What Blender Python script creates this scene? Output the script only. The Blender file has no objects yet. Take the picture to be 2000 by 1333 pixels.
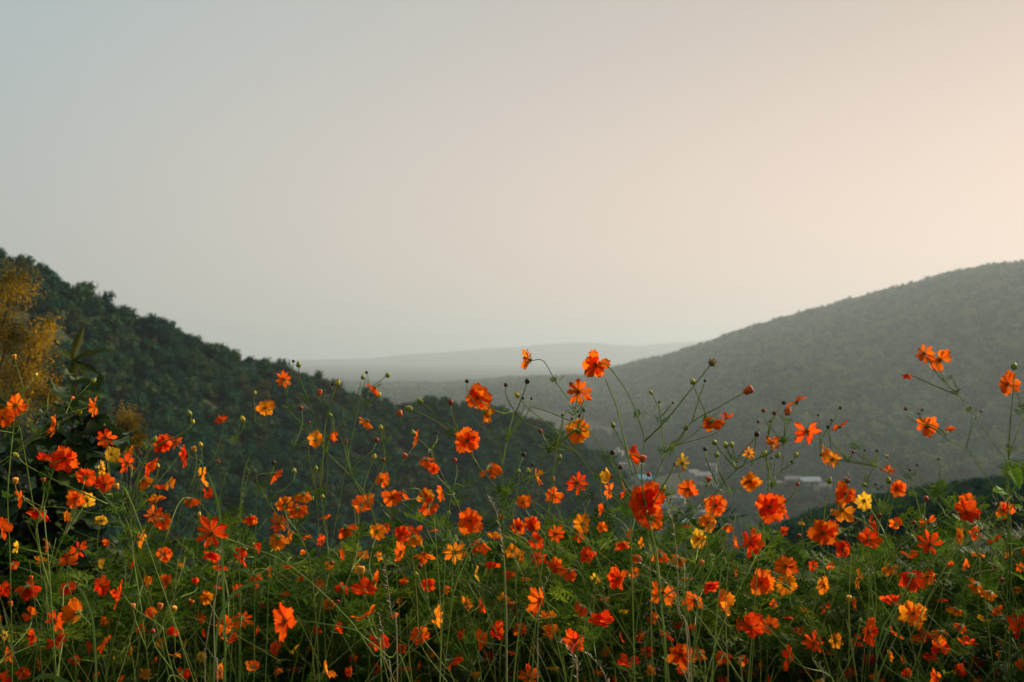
import bpy, math, random
import numpy as np
from mathutils import Vector, Matrix, noise

# ------------------------------------------------------------------ camera, sky, sun, exposure
SC = bpy.context.scene
COL = SC.collection
F_PX = 2222.0                       # focal length in pixels of the 2000 px wide photograph
HORIZON = 700.0
CAM_Z = 1.45
PITCH = math.atan((HORIZON - 666.5) / F_PX)
cam_data = bpy.data.cameras.new('camera')
cam_data.sensor_width = 36.0
cam_data.lens = 40.0
cam_data.clip_start = 0.05
cam_data.clip_end = 20000
cam_data.dof.use_dof = True
cam_data.dof.focus_distance = 2.45
cam_data.dof.aperture_fstop = 7.0
cam = bpy.data.objects.new('camera', cam_data)
cam.location = (0, 0, CAM_Z)
cam.rotation_euler = (math.pi / 2 + PITCH, 0, 0)
COL.objects.link(cam)
SC.camera = cam

SUN_AZ = math.radians(56)           # to the right of the view direction
SUN_EL = math.radians(24)
SUN_DIR = Vector((math.sin(SUN_AZ) * math.cos(SUN_EL), math.cos(SUN_AZ) * math.cos(SUN_EL), math.sin(SUN_EL)))

world = bpy.data.worlds.new('World')
SC.world = world
world.use_nodes = True
wt = world.node_tree
wt.nodes.clear()
w_out = wt.nodes.new('ShaderNodeOutputWorld')
w_bg = wt.nodes.new('ShaderNodeBackground')
w_bg.inputs['Strength'].default_value = 0.0765
w_sky = wt.nodes.new('ShaderNodeTexSky')
w_sky.sky_type = 'NISHITA'
w_sky.sun_disc = False
w_sky.sun_elevation = SUN_EL
w_sky.sun_rotation = SUN_AZ
w_sky.air_density = 1.0
w_sky.dust_density = 4.0
w_sky.ozone_density = 1.0
# thin even cloud veil over the whole sky: pale, warmer on the sun's side
w_tc = wt.nodes.new('ShaderNodeTexCoord')
w_dot = wt.nodes.new('ShaderNodeVectorMath'); w_dot.operation = 'DOT_PRODUCT'
w_dot.inputs[1].default_value = Vector((SUN_DIR.x, SUN_DIR.y, 0.22)).normalized()    # the dusty glow lies low, under the sun
w_map = wt.nodes.new('ShaderNodeMapRange')
w_map.inputs['From Min'].default_value = 0.0
w_map.inputs['From Max'].default_value = 0.93
w_veil = wt.nodes.new('ShaderNodeMix'); w_veil.data_type = 'RGBA'
w_veil.inputs[6].default_value = (3.75, 4.55, 4.5, 1)
w_veil.inputs[7].default_value = (9.9, 7.35, 6.0, 1)
w_mix = wt.nodes.new('ShaderNodeMix'); w_mix.data_type = 'RGBA'
w_mix.inputs[0].default_value = 0.94
wt.links.new(w_tc.outputs['Generated'], w_dot.inputs[0])
wt.links.new(w_dot.outputs['Value'], w_map.inputs['Value'])
wt.links.new(w_map.outputs['Result'], w_veil.inputs[0])
wt.links.new(w_sky.outputs['Color'], w_mix.inputs[6])
# the dusty air low down is brighter and warmer than the air overhead
w_sep = wt.nodes.new('ShaderNodeSeparateXYZ')
w_up = wt.nodes.new('ShaderNodeMapRange')
w_up.interpolation_type = 'SMOOTHSTEP'
w_up.inputs['From Min'].default_value = 0.08
w_up.inputs['From Max'].default_value = 0.36
w_fade = wt.nodes.new('ShaderNodeMix'); w_fade.data_type = 'RGBA'
w_fade.inputs[6].default_value = (1, 1, 1, 1)
w_over = wt.nodes.new('ShaderNodeMix'); w_over.data_type = 'RGBA'
w_over.inputs[6].default_value = (0.84, 1.05, 1.18, 1)
w_over.inputs[7].default_value = (0.60, 0.65, 0.66, 1)
wt.links.new(w_map.outputs['Result'], w_over.inputs[0])
wt.links.new(w_over.outputs[2], w_fade.inputs[7])
w_mul = wt.nodes.new('ShaderNodeMix'); w_mul.data_type = 'RGBA'; w_mul.blend_type = 'MULTIPLY'
w_mul.inputs[0].default_value = 1.0
wt.links.new(w_tc.outputs['Generated'], w_sep.inputs[0])
wt.links.new(w_sep.outputs['Z'], w_up.inputs['Value'])
wt.links.new(w_up.outputs['Result'], w_fade.inputs[0])
wt.links.new(w_veil.outputs[2], w_mul.inputs[6])
wt.links.new(w_fade.outputs[2], w_mul.inputs[7])
wt.links.new(w_mul.outputs[2], w_mix.inputs[7])
wt.links.new(w_mix.outputs[2], w_bg.inputs['Color'])
wt.links.new(w_bg.outputs['Background'], w_out.inputs['Surface'])

sun_data = bpy.data.lights.new('sun', 'SUN')
sun_data.energy = 5.0
sun_data.angle = math.radians(4)
sun_data.color = (1.0, 0.89, 0.72)
sun = bpy.data.objects.new('sun', sun_data)
sun.rotation_euler = (-SUN_DIR).to_track_quat('-Z', 'Y').to_euler()
sun.location = (30, 20, 30)
COL.objects.link(sun)

SC.view_settings.view_transform = 'Standard'
SC.view_settings.look = 'None'
SC.view_settings.exposure = 0.45
SC.view_settings.gamma = 1.0
SC.cycles.max_bounces = 8
SC.cycles.diffuse_bounces = 4
SC.cycles.transmission_bounces = 6
SC.cycles.transparent_max_bounces = 8
SC.cycles.volume_bounces = 1
SC.cycles.use_denoising = True
HAZE_DENSITY = 0.00024

# ------------------------------------------------------------------ helpers
RNG = random.Random(7)
C0 = Vector((0, 0, CAM_Z))
FWD = Vector((0, math.cos(PITCH), math.sin(PITCH)))
UPV = Vector((0, -math.sin(PITCH), math.cos(PITCH)))


def at(x, y, d):
    """The point of the place seen in direction (x, y) of the photograph, d metres ahead."""
    return C0 + d * (FWD + (x - 1000) / F_PX * Vector((1, 0, 0)) + (666.5 - y) / F_PX * UPV)


def interp(tab, x):
    xs = [p[0] for p in tab]
    if x <= xs[0]:
        return tab[0][1]
    for (a, b), (c, d) in zip(tab, tab[1:]):
        if x <= c:
            t = (x - a) / (c - a)
            return b + (d - b) * t
    return tab[-1][1]


def smooth(t):
    t = max(0.0, min(1.0, t))
    return t * t * (3 - 2 * t)


def new_mesh(name, verts, faces, mats=(), smooth_shade=True, mat_idx=None):
    me = bpy.data.meshes.new(name)
    me.from_pydata([tuple(v) for v in verts], [], faces)
    for m in mats:
        me.materials.append(m)
    if mat_idx is not None:
        me.polygons.foreach_set('material_index', mat_idx)
    if smooth_shade:
        me.polygons.foreach_set('use_smooth', [True] * len(me.polygons))
    me.update()
    return me


def link(name, me, parent=None, mat=None):
    o = bpy.data.objects.new(name, me)
    COL.objects.link(o)
    if parent is not None:
        o.parent = parent
    if mat is not None:
        o.matrix_basis = mat
    return o


def tag(o, label, cat, group=None):
    o['label'] = label
    o['category'] = cat
    if group:
        o['group'] = group
    return o


def thing(name, loc, label, cat, group=None):
    o = link(name, None)
    o.empty_display_size = 0.05
    o.location = loc
    return tag(o, label, cat, group)


def catmull(pts, per=5):
    """Smooth a polyline of Vectors."""
    if len(pts) < 3:
        a, b = pts[0], pts[-1]
        return [a.lerp(b, i / per) for i in range(per + 1)]
    P = [pts[0] * 2 - pts[1]] + list(pts) + [pts[-1] * 2 - pts[-2]]
    out = []
    for i in range(1, len(P) - 2):
        p0, p1, p2, p3 = P[i - 1], P[i], P[i + 1], P[i + 2]
        for k in range(per):
            t = k / per
            out.append(0.5 * ((2 * p1) + (p2 - p0) * t + (2 * p0 - 5 * p1 + 4 * p2 - p3) * t * t
                              + (3 * p1 - p0 - 3 * p2 + p3) * t ** 3))
    out.append(pts[-1].copy())
    return out


def tube_geo(pts, r0, r1, sides=5):
    """Tapered tube along pts: radius r0 at the first point, r1 at the last."""
    n = len(pts)
    verts, faces = [], []
    ref = Vector((0.31, 0.87, 0.38))
    for i, p in enumerate(pts):
        d = (pts[min(i + 1, n - 1)] - pts[max(i - 1, 0)])
        if d.length < 1e-9:
            d = Vector((0, 0, 1))
        d.normalize()
        a = d.cross(ref)
        if a.length < 0.05:
            a = d.cross(Vector((1, 0, 0)))
        a.normalize()
        b = d.cross(a)
        r = r0 + (r1 - r0) * i / (n - 1)
        for k in range(sides):
            t = 2 * math.pi * k / sides
            verts.append(p + a * (math.cos(t) * r) + b * (math.sin(t) * r))
    for i in range(n - 1):
        for k in range(sides):
            k2 = (k + 1) % sides
            faces.append((i * sides + k, i * sides + k2, (i + 1) * sides + k2, (i + 1) * sides + k))
    faces.append(tuple(range(sides))[::-1])
    faces.append(tuple((n - 1) * sides + k for k in range(sides)))
    return verts, faces


def z_to(n, spin=0.0):
    """Rotation taking +Z to n."""
    return (n.to_track_quat('Z', 'Y').to_matrix().to_4x4()) @ Matrix.Rotation(spin, 4, 'Z')


# ------------------------------------------------------------------ materials
def mat(name):
    m = bpy.data.materials.new(name)
    m.use_nodes = True
    nt = m.node_tree
    nt.nodes.clear()
    out = nt.nodes.new('ShaderNodeOutputMaterial')
    return m, nt, out


def node(nt, kind, **kw):
    n = nt.nodes.new(kind)
    for k, v in kw.items():
        if k.startswith('i_'):
            key = k[2:]
            n.inputs[int(key) if key.isdigit() else key].default_value = v
        else:
            setattr(n, k, v)
    return n


def ramp(nt, stops):
    n = nt.nodes.new('ShaderNodeValToRGB')
    cr = n.color_ramp
    while len(cr.elements) < len(stops):
        cr.elements.new(0.5)
    for e, (p, c) in zip(cr.elements, stops):
        e.position = p
        e.color = (*c, 1)
    return n


def leafy(name, stops, trans=0.35, noise_scale=40.0, use_random=True, gloss=0.08, rough=0.5):
    """Two-sided leaf: diffuse + translucent + a little sheen, colour varied by noise and per object."""
    m, nt, out = mat(name)
    tc = node(nt, 'ShaderNodeTexCoord')
    geo = node(nt, 'ShaderNodeNewGeometry')
    ns = node(nt, 'ShaderNodeTexNoise', i_Scale=noise_scale, i_Detail=3.0)
    nt.links.new(geo.outputs['Position'], ns.inputs['Vector'])
    oi = node(nt, 'ShaderNodeObjectInfo')
    add = node(nt, 'ShaderNodeMath', operation='MULTIPLY_ADD')
    add.inputs[1].default_value = 0.55 if use_random else 0.0
    nt.links.new(oi.outputs['Random'], add.inputs[0])
    sc = node(nt, 'ShaderNodeMath', operation='MULTIPLY')
    sc.inputs[1].default_value = 0.5 if use_random else 1.0
    nt.links.new(ns.outputs['Fac'], sc.inputs[0])
    nt.links.new(sc.outputs[0], add.inputs[2])
    cr = ramp(nt, stops)
    nt.links.new(add.outputs[0], cr.inputs['Fac'])
    dif = node(nt, 'ShaderNodeBsdfDiffuse')
    tra = node(nt, 'ShaderNodeBsdfTranslucent')
    nt.links.new(cr.outputs['Color'], dif.inputs['Color'])
    nt.links.new(cr.outputs['Color'], tra.inputs['Color'])
    mx = node(nt, 'ShaderNodeMixShader'); mx.inputs[0].default_value = trans
    nt.links.new(dif.outputs[0], mx.inputs[1]); nt.links.new(tra.outputs[0], mx.inputs[2])
    gl = node(nt, 'ShaderNodeBsdfGlossy', i_Roughness=rough)
    gl.inputs['Color'].default_value = (0.8, 0.8, 0.7, 1)
    mx2 = node(nt, 'ShaderNodeMixShader')
    lw = node(nt, 'ShaderNodeLayerWeight', i_Blend=0.25)
    mul = node(nt, 'ShaderNodeMath', operation='MULTIPLY'); mul.inputs[1].default_value = gloss * 2
    nt.links.new(lw.outputs['Fresnel'], mul.inputs[0])
    nt.links.new(mul.outputs[0], mx2.inputs[0])
    nt.links.new(mx.outputs[0], mx2.inputs[1]); nt.links.new(gl.outputs[0], mx2.inputs[2])
    nt.links.new(mx2.outputs[0], out.inputs['Surface'])
    return m


def petal_material():
    m, nt, out = mat('petal')
    oi = node(nt, 'ShaderNodeObjectInfo')
    tc = node(nt, 'ShaderNodeTexCoord')
    sep = node(nt, 'ShaderNodeSeparateXYZ')
    nt.links.new(tc.outputs['Object'], sep.inputs[0])
    # darker pigment at the claw of the petal
    base = node(nt, 'ShaderNodeMapRange', i_1=0.03, i_2=0.15, i_3=0.60, i_4=1.0)
    nt.links.new(sep.outputs['Y'], base.inputs[0])
    # fine lengthwise veins
    at2 = node(nt, 'ShaderNodeMath', operation='ARCTAN2')
    nt.links.new(sep.outputs['X'], at2.inputs[0]); nt.links.new(sep.outputs['Y'], at2.inputs[1])
    comb = node(nt, 'ShaderNodeCombineXYZ')
    nt.links.new(at2.outputs[0], comb.inputs['X'])
    v = node(nt, 'ShaderNodeTexNoise', i_Scale=26.0, i_Detail=2.0)
    nt.links.new(comb.outputs[0], v.inputs['Vector'])
    vm = node(nt, 'ShaderNodeMapRange', i_1=0.3, i_2=0.7, i_3=0.78, i_4=1.08)
    nt.links.new(v.outputs['Fac'], vm.inputs[0])
    mul = node(nt, 'ShaderNodeMath', operation='MULTIPLY')
    nt.links.new(base.outputs[0], mul.inputs[0]); nt.links.new(vm.outputs[0], mul.inputs[1])
    hs = node(nt, 'ShaderNodeHueSaturation')
    rr = node(nt, 'ShaderNodeMapRange', i_3=0.496, i_4=0.508)
    nt.links.new(oi.outputs['Random'], rr.inputs[0])
    nt.links.new(rr.outputs[0], hs.inputs['Hue'])
    nt.links.new(mul.outputs[0], hs.inputs['Value'])
    nt.links.new(oi.outputs['Color'], hs.inputs['Color'])
    dif = node(nt, 'ShaderNodeBsdfDiffuse')
    tra = node(nt, 'ShaderNodeBsdfTranslucent')
    nt.links.new(hs.outputs[0], dif.inputs['Color'])
    warm = node(nt, 'ShaderNodeHueSaturation', i_Hue=0.508, i_Saturation=1.0, i_Value=1.0)
    nt.links.new(hs.outputs[0], warm.inputs['Color'])
    nt.links.new(warm.outputs[0], tra.inputs['Color'])
    bmp = node(nt, 'ShaderNodeBump', i_Strength=0.25, i_Distance=0.003)
    nt.links.new(v.outputs['Fac'], bmp.inputs['Height'])
    nt.links.new(bmp.outputs[0], dif.inputs['Normal'])
    mx = node(nt, 'ShaderNodeMixShader'); mx.inputs[0].default_value = 0.58
    nt.links.new(dif.outputs[0], mx.inputs[1]); nt.links.new(tra.outputs[0], mx.inputs[2])
    nt.links.new(mx.outputs[0], out.inputs['Surface'])
    return m


def plain(name, c0, c1, scale=30.0, rough=0.7, bump=0.0, obj_color=False, spec=0.2):
    m, nt, out = mat(name)
    b = node(nt, 'ShaderNodeBsdfPrincipled', i_Roughness=rough)
    b.inputs['Specular IOR Level'].default_value = spec
    tc = node(nt, 'ShaderNodeTexCoord')
    ns = node(nt, 'ShaderNodeTexNoise', i_Scale=scale, i_Detail=4.0)
    nt.links.new(tc.outputs['Object'], ns.inputs['Vector'])
    cr = ramp(nt, [(0.3, c0), (0.7, c1)])
    nt.links.new(ns.outputs['Fac'], cr.inputs['Fac'])
    if obj_color:
        oi = node(nt, 'ShaderNodeObjectInfo')
        mx = node(nt, 'ShaderNodeMix', data_type='RGBA', blend_type='MULTIPLY'); mx.inputs[0].default_value = 1
        nt.links.new(cr.outputs['Color'], mx.inputs[6]); nt.links.new(oi.outputs['Color'], mx.inputs[7])
        nt.links.new(mx.outputs[2], b.inputs['Base Color'])
    else:
        nt.links.new(cr.outputs['Color'], b.inputs['Base Color'])
    if bump:
        bp = node(nt, 'ShaderNodeBump', i_Strength=bump, i_Distance=0.01)
        nt.links.new(ns.outputs['Fac'], bp.inputs['Height']); nt.links.new(bp.outputs[0], b.inputs['Normal'])
    nt.links.new(b.outputs[0], out.inputs['Surface'])
    return m


def terrain_material():
    m, nt, out = mat('hillside_soil')
    b = node(nt, 'ShaderNodeBsdfPrincipled', i_Roughness=0.95)
    b.inputs['Specular IOR Level'].default_value = 0.05
    geo = node(nt, 'ShaderNodeNewGeometry')
    n1 = node(nt, 'ShaderNodeTexNoise', i_Scale=0.02, i_Detail=6.0)
    n2 = node(nt, 'ShaderNodeTexNoise', i_Scale=0.6, i_Detail=6.0)
    for n in (n1, n2):
        nt.links.new(geo.outputs['Position'], n.inputs['Vector'])
    c1 = ramp(nt, [(0.35, (0.020, 0.030, 0.012)), (0.55, (0.035, 0.045, 0.018)), (0.72, (0.050, 0.048, 0.022))])
    c2 = ramp(nt, [(0.3, (0.6, 0.6, 0.6)), (0.7, (1.15, 1.1, 1.0))])
    nt.links.new(n1.outputs['Fac'], c1.inputs['Fac']); nt.links.new(n2.outputs['Fac'], c2.inputs['Fac'])
    mx = node(nt, 'ShaderNodeMix', data_type='RGBA', blend_type='MULTIPLY'); mx.inputs[0].default_value = 1
    nt.links.new(c1.outputs['Color'], mx.inputs[6]); nt.links.new(c2.outputs['Color'], mx.inputs[7])
    nt.links.new(mx.outputs[2], b.inputs['Base Color'])
    nt.links.new(b.outputs[0], out.inputs['Surface'])
    return m


M_SOIL = terrain_material()
M_PETAL = petal_material()
M_STEM = leafy('stem_green', [(0.2, (0.13, 0.19, 0.03)), (0.6, (0.24, 0.31, 0.06)), (0.95, (0.32, 0.27, 0.08))], trans=0.25, noise_scale=6, gloss=0.10)
M_LEAF = leafy('cosmos_leaf', [(0.1, (0.035, 0.080, 0.008)), (0.5, (0.065, 0.125, 0.012)), (0.9, (0.12, 0.17, 0.022))], trans=0.5, noise_scale=5, gloss=0.04)
M_UNDER = leafy('undergrowth_leaf', [(0.30, (0.012, 0.034, 0.003)), (0.5, (0.050, 0.098, 0.006)), (0.70, (0.20, 0.25, 0.020))], trans=0.5, noise_scale=6.0, use_random=False, gloss=0.05)
M_CALYX = leafy('calyx', [(0.2, (0.10, 0.16, 0.03)), (0.8, (0.17, 0.20, 0.04))], trans=0.2, gloss=0.05)
M_DISC = plain('flower_disc', (0.10, 0.020, 0.006), (0.32, 0.12, 0.02), scale=9, rough=0.8)
M_BUD = plain('bud', (0.75, 0.75, 0.75), (1.1, 1.1, 1.1), scale=6, rough=0.6, obj_color=True)
M_FOREST = leafy('forest_leaf', [(0.05, (0.006, 0.030, 0.022)), (0.42, (0.013, 0.052, 0.034)), (0.66, (0.034, 0.075, 0.032)), (0.95, (0.085, 0.065, 0.022))], trans=0.2, noise_scale=0.09, gloss=0.0)
M_FOREST_FAR = leafy('far_forest_leaf', [(0.05, (0.003, 0.026, 0.012)), (0.40, (0.008, 0.055, 0.024)), (0.75, (0.10, 0.135, 0.040))], trans=0.2, noise_scale=0.010, gloss=0.0)
M_BARK = plain('bark', (0.05, 0.035, 0.025), (0.10, 0.08, 0.06), scale=12, rough=0.9, bump=0.4)
M_GOLD = leafy('golden_leaf', [(0.32, (0.030, 0.040, 0.008)), (0.48, (0.20, 0.115, 0.010)), (0.70, (0.62, 0.36, 0.03))], trans=0.35, noise_scale=4, use_random=False, gloss=0.0)
M_BROAD = leafy('broad_leaf', [(0.1, (0.014, 0.030, 0.010)), (0.6, (0.030, 0.055, 0.014)), (0.95, (0.075, 0.090, 0.018))], trans=0.25, noise_scale=9, gloss=0.14)
M_LIME = leafy('lime_leaf', [(0.1, (0.13, 0.26, 0.02)), (0.9, (0.22, 0.36, 0.03))], trans=0.5, noise_scale=20)
M_BLADE = leafy('grass_blade', [(0.1, (0.045, 0.085, 0.018)), (0.9, (0.12, 0.17, 0.04))], trans=0.35, noise_scale=10)
M_STRAW = leafy('straw', [(0.1, (0.30, 0.20, 0.08)), (0.9, (0.52, 0.42, 0.24))], trans=0.25, noise_scale=20, gloss=0.2)
M_GRASS = leafy('meadow_grass', [(0.25, (0.030, 0.055, 0.008)), (0.6, (0.080, 0.115, 0.018)), (0.8, (0.18, 0.15, 0.05))], trans=0.4, noise_scale=2.5, use_random=False, gloss=0.01)

# ------------------------------------------------------------------ ground, hills
LEFT_Y = [(-2200, 304), (-400, 430), (0, 538), (60, 552), (120, 572), (230, 628), (330, 662), (450, 708), (560, 740), (640, 770), (720, 794), (800, 803), (900, 807), (1000, 822), (1080, 856), (1150, 890), (1200, 922), (1235, 968), (1280, 1030), (1320, 1120), (1360, 1300)]
RIGHT_Y = [(-2200, 790), (500, 782), (700, 778), (760, 770), (900, 753), (1000, 746), (1140, 743), (1210, 724), (1300, 704), (1400, 673), (1480, 646), (1560, 626), (1640, 606), (1700, 592), (1780, 574), (1850, 558), (1930, 545), (2000, 541), (2400, 516), (4500, 496)]
RIGHT_R = [(500, 2500), (1000, 2050), (1400, 1700), (2000, 1450), (3000, 1300)]
FAR_Y = [(-3000, 690), (600, 703), (720, 700), (800, 692), (880, 688), (950, 681), (1000, 679), (1050, 674), (1100, 670), (1150, 669), (1200, 674), (1250, 676), (1300, 671), (1340, 669), (1500, 668), (2000, 672), (5000, 675)]
FLOOR_Z = -55.0
NEAR_Y = [(-4000, 1700), (1150, 1640), (1230, 1300), (1320, 1140), (1420, 1070), (1520, 1005), (1600, 972), (1700, 946), (1850, 918), (2000, 896), (3500, 870)]


def left_r(x):
    return 185 + 0.07 * max(-1500, min(x, 1500))


def ground_z(x, r):
    """Ground height for photograph column x and distance r."""
    # valley floor and the slope below the flower terrace
    n = noise.noise(Vector((x * 0.004, r * 0.004, 3.1)))
    if r < 5.6:
        near = 0.0
    else:
        near = -(r - 5.6) * 0.42 * smooth((r - 5.6) / 14 + 0.15)
    z = FLOOR_Z + 3.0 * n + max(0.0, min(1.0, (r - 2500) / 4000)) * 20
    z = max(z, near)
    # shoulder of the own slope at the right
    ny = interp(NEAR_Y, x)
    if ny < 1650:
        zs = CAM_Z - (ny - HORIZON) / F_PX * r - 2.0
        if r > 110:
            zs -= (r - 110) * 0.5
        if r > 8:
            z = max(z, zs * smooth((r - 6) / 10) if r < 16 else zs)
    # left wooded spur
    ly = interp(LEFT_Y, x)
    rr = left_r(x)
    zr = CAM_Z + (HORIZON - ly) / F_PX * rr
    r0 = 75.0
    if r <= rr:
        t = max(0.0, (r - r0) / (rr - r0))
        zl = -46 + (zr + 46) * (t ** 0.9) if r > r0 * 0.8 else -200
        zl += 3.5 * noise.noise(Vector((x * 0.012, r * 0.02, 9.7))) * (1 - t) * min(1, t * 4)
    else:
        zl = zr - (r - rr) * 0.55
    z = max(z, zl)
    # right hill with its long spur
    ry = interp(RIGHT_Y, x)
    rr = interp(RIGHT_R, x)
    zr = CAM_Z + (HORIZON - ry) / F_PX * rr
    r0 = rr * interp([(1100, 0.60), (1250, 0.46), (1700, 0.33)], x)
    if r <= rr:
        t = max(0.0, (r - r0) / (rr - r0))
        zl = FLOOR_Z - 1 + (zr - FLOOR_Z) * (0.55 * t + 0.45 * smooth(t)) if r > r0 else -300
        zl += 26 * (noise.noise(Vector((x * 0.0055 + r * 0.0012, r * 0.0022, 1.7))) - 0.1) * min(1, t * 3) * (1 - t)
    else:
        zl = zr - (r - rr) * 0.35
    z = max(z, zl)
    # far blue ridges
    for tab, rf, wd in ((FAR_Y, 8200.0, 2300.0),):
        zr = CAM_Z + (HORIZON - interp(tab, x)) / F_PX * rf
        t = 1 - abs(r - rf) / wd
        if t > 0:
            z = max(z, FLOOR_Z + (zr - FLOOR_Z) * smooth(t))
    return z


def column_of(az):
    a = max(-1.2, min(1.2, az))
    return 1000 + F_PX * math.tan(a)


def g_point(x, r):
    u = (x - 1000) / F_PX
    k = r / math.sqrt(1 + u * u)
    return Vector((u * k, k, ground_z(x, r)))


def ground_at(x, y, lo=150, hi=1400):
    """First ground point seen at photograph position (x, y)."""
    r = lo
    while r < hi:
        p = g_point(x, r)
        yy = HORIZON - (p.z - CAM_Z) / p.y * F_PX
        if yy <= y:
            return p, r
        r *= 1.01
    return g_point(x, hi), hi


def build_ground():
    azs = list(np.radians(np.linspace(-180, -40, 36, endpoint=False))) + list(np.radians(np.linspace(-40, 40, 330, endpoint=False))) + \
        list(np.radians(np.linspace(40, 180, 36, endpoint=False)))
    rs = [0.4, 1, 2, 3, 4, 5, 5.6, 6.2, 7, 8, 9, 10.5, 12]
    r = 13.5
    while r < 16000:
        rs.append(r)
        r *= 1.035
    verts = [(0, 0, 0)]
    for rr in rs:
        for a in azs:
            x = column_of(a)
            back = smooth((abs(math.degrees(a)) - 75) / 50)
            z = ground_z(x, rr) * (1 - back) + back * min(0.02 * rr, 60)
            if rr < 12:
                z += 0.03 * noise.noise(Vector((rr * math.sin(a), rr * math.cos(a), 0)))
            verts.append((rr * math.sin(a), rr * math.cos(a), z))
    n = len(azs)
    faces = []
    for k in range(n):
        faces.append((0, 1 + (k + 1) % n, 1 + k))
    for i in range(len(rs) - 1):
        for k in range(n):
            k2 = (k + 1) % n
            faces.append((1 + i * n + k, 1 + i * n + k2, 1 + (i + 1) * n + k2, 1 + (i + 1) * n + k))
    o = link('ground', new_mesh('ground', verts, faces, [M_SOIL]))
    o['kind'] = 'structure'
    return o


build_ground()

# ------------------------------------------------------------------ trees
def crown_geo(seed, cards, card, squash=0.85, lumps=7):
    """A crown of unit width standing on z = 0.25: leaf cards over uneven lumps, with a rough dark core."""
    r = random.Random(seed)
    cs = []
    for i in range(lumps):
        a = r.uniform(0, 6.28)
        d = r.uniform(0.05, 0.30)
        cs.append((Vector((math.cos(a) * d, math.sin(a) * d, r.uniform(0.35, 0.35 + 0.55 * squash))), r.uniform(0.16, 0.27)))
    verts, faces = [], []
    for c, rad in cs:                      # core
        k = len(verts)
        ring = [Vector((1, 0, 0)), Vector((-1, 0, 0)), Vector((0, 1, 0)), Vector((0, -1, 0)), Vector((0, 0, 1)), Vector((0, 0, -1))]
        for v in ring:
            verts.append(c + v * rad * r.uniform(0.6, 0.85))
        for a, b, d in ((0, 2, 4), (2, 1, 4), (1, 3, 4), (3, 0, 4), (2, 0, 5), (1, 2, 5), (3, 1, 5), (0, 3, 5)):
            faces.append((k + a, k + b, k + d))
    for i in range(cards):
        c, rad = r.choice(cs)
        v = Vector((r.gauss(0, 1), r.gauss(0, 1), r.gauss(0.25, 1))).normalized()
        p = c + v * rad * r.uniform(0.75, 1.12)
        nrm = (v + Vector((r.gauss(0, 0.5), r.gauss(0, 0.5), r.gauss(0, 0.5)))).normalized()
        q = z_to(nrm, r.uniform(0, 6.28)).to_3x3()
        s = card * r.uniform(0.6, 1.4)
        k = len(verts)
        for ax, ay in ((-1, -0.35), (0.1, -0.7), (1, 0.1), (0.2, 0.75)):
            verts.append(p + q @ Vector((ax * s, ay * s, 0)))
        faces.append((k, k + 1, k + 2, k + 3))
    return verts, faces


def trunk_geo(seed):
    r = random.Random(seed)
    verts, faces = [], []
    top = Vector((r.uniform(-0.05, 0.05), r.uniform(-0.05, 0.05), 0.55))
    v, f = tube_geo(catmull([Vector((0, 0, -0.08)), Vector((r.uniform(-.03, .03), 0, 0.25)), top], 3), 0.035, 0.015)
    verts += v; faces += f
    for i in range(3):
        a = i * 2.1 + r.uniform(0, 1)
        v, f = tube_geo([Vector((0, 0, 0.28)), Vector((math.cos(a) * 0.2, math.sin(a) * 0.2, 0.55))], 0.016, 0.006, 4)
        k = len(verts)
        verts += v; faces += [tuple(i2 + k for i2 in ff) for ff in f]
    return verts, faces


CROWNS = [new_mesh('crown', *crown_geo(50 + i, 420, 0.045, squash=(0.6, 0.8, 1.0, 0.7, 1.25)[i], lumps=(7, 8, 7, 6, 9)[i]), [M_FOREST], False) for i in range(5)]
TRUNKS = [new_mesh('trunk', *trunk_geo(60 + i), [M_BARK]) for i in range(3)]


def scatter(name, protos, pts, label, cat):
    """ONE stuff object: a mass of trees placed by geometry nodes. pts: (position, scale, turn, proto index)."""
    me = bpy.data.meshes.new(name)
    me.from_pydata([p[0] for p in pts], [], [])
    for an, ty, k in (('s', 'FLOAT', 1), ('turn', 'FLOAT', 2), ('which', 'INT', 3)):
        a = me.attributes.new(an, ty, 'POINT')
        a.data.foreach_set('value', [p[k] for p in pts])
    o = link(name, me)
    ng = bpy.data.node_groups.new(name, 'GeometryNodeTree')
    ng.interface.new_socket('Geometry', in_out='INPUT', socket_type='NodeSocketGeometry')
    ng.interface.new_socket('Geometry', in_out='OUTPUT', socket_type='NodeSocketGeometry')
    gi = ng.nodes.new('NodeGroupInput'); go = ng.nodes.new('NodeGroupOutput')
    iop = ng.nodes.new('GeometryNodeInstanceOnPoints')
    iop.inputs['Pick Instance'].default_value = True
    g2i = ng.nodes.new('GeometryNodeGeometryToInstance')
    for p in reversed(protos):
        oi = ng.nodes.new('GeometryNodeObjectInfo')
        oi.inputs['Object'].default_value = p
        oi.inputs['As Instance'].default_value = False
        ng.links.new(oi.outputs['Geometry'], g2i.inputs['Geometry'])

    def attr(nm, ty):
        a = ng.nodes.new('GeometryNodeInputNamedAttribute'); a.data_type = ty
        a.inputs['Name'].default_value = nm
        return a.outputs['Attribute']
    ng.links.new(gi.outputs[0], iop.inputs['Points'])
    ng.links.new(g2i.outputs[0], iop.inputs['Instance'])
    ng.links.new(attr('which', 'INT'), iop.inputs['Instance Index'])
    ng.links.new(attr('s', 'FLOAT'), iop.inputs['Scale'])
    cx = ng.nodes.new('ShaderNodeCombineXYZ')
    ng.links.new(attr('turn', 'FLOAT'), cx.inputs['Z'])
    ng.links.new(cx.outputs[0], iop.inputs['Rotation'])
    ng.links.new(iop.outputs[0], go.inputs[0])
    md = o.modifiers.new('scatter', 'NODES')
    md.node_group = ng
    o['kind'] = 'stuff'
    o['label'] = label
    o['category'] = cat
    return o


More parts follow.
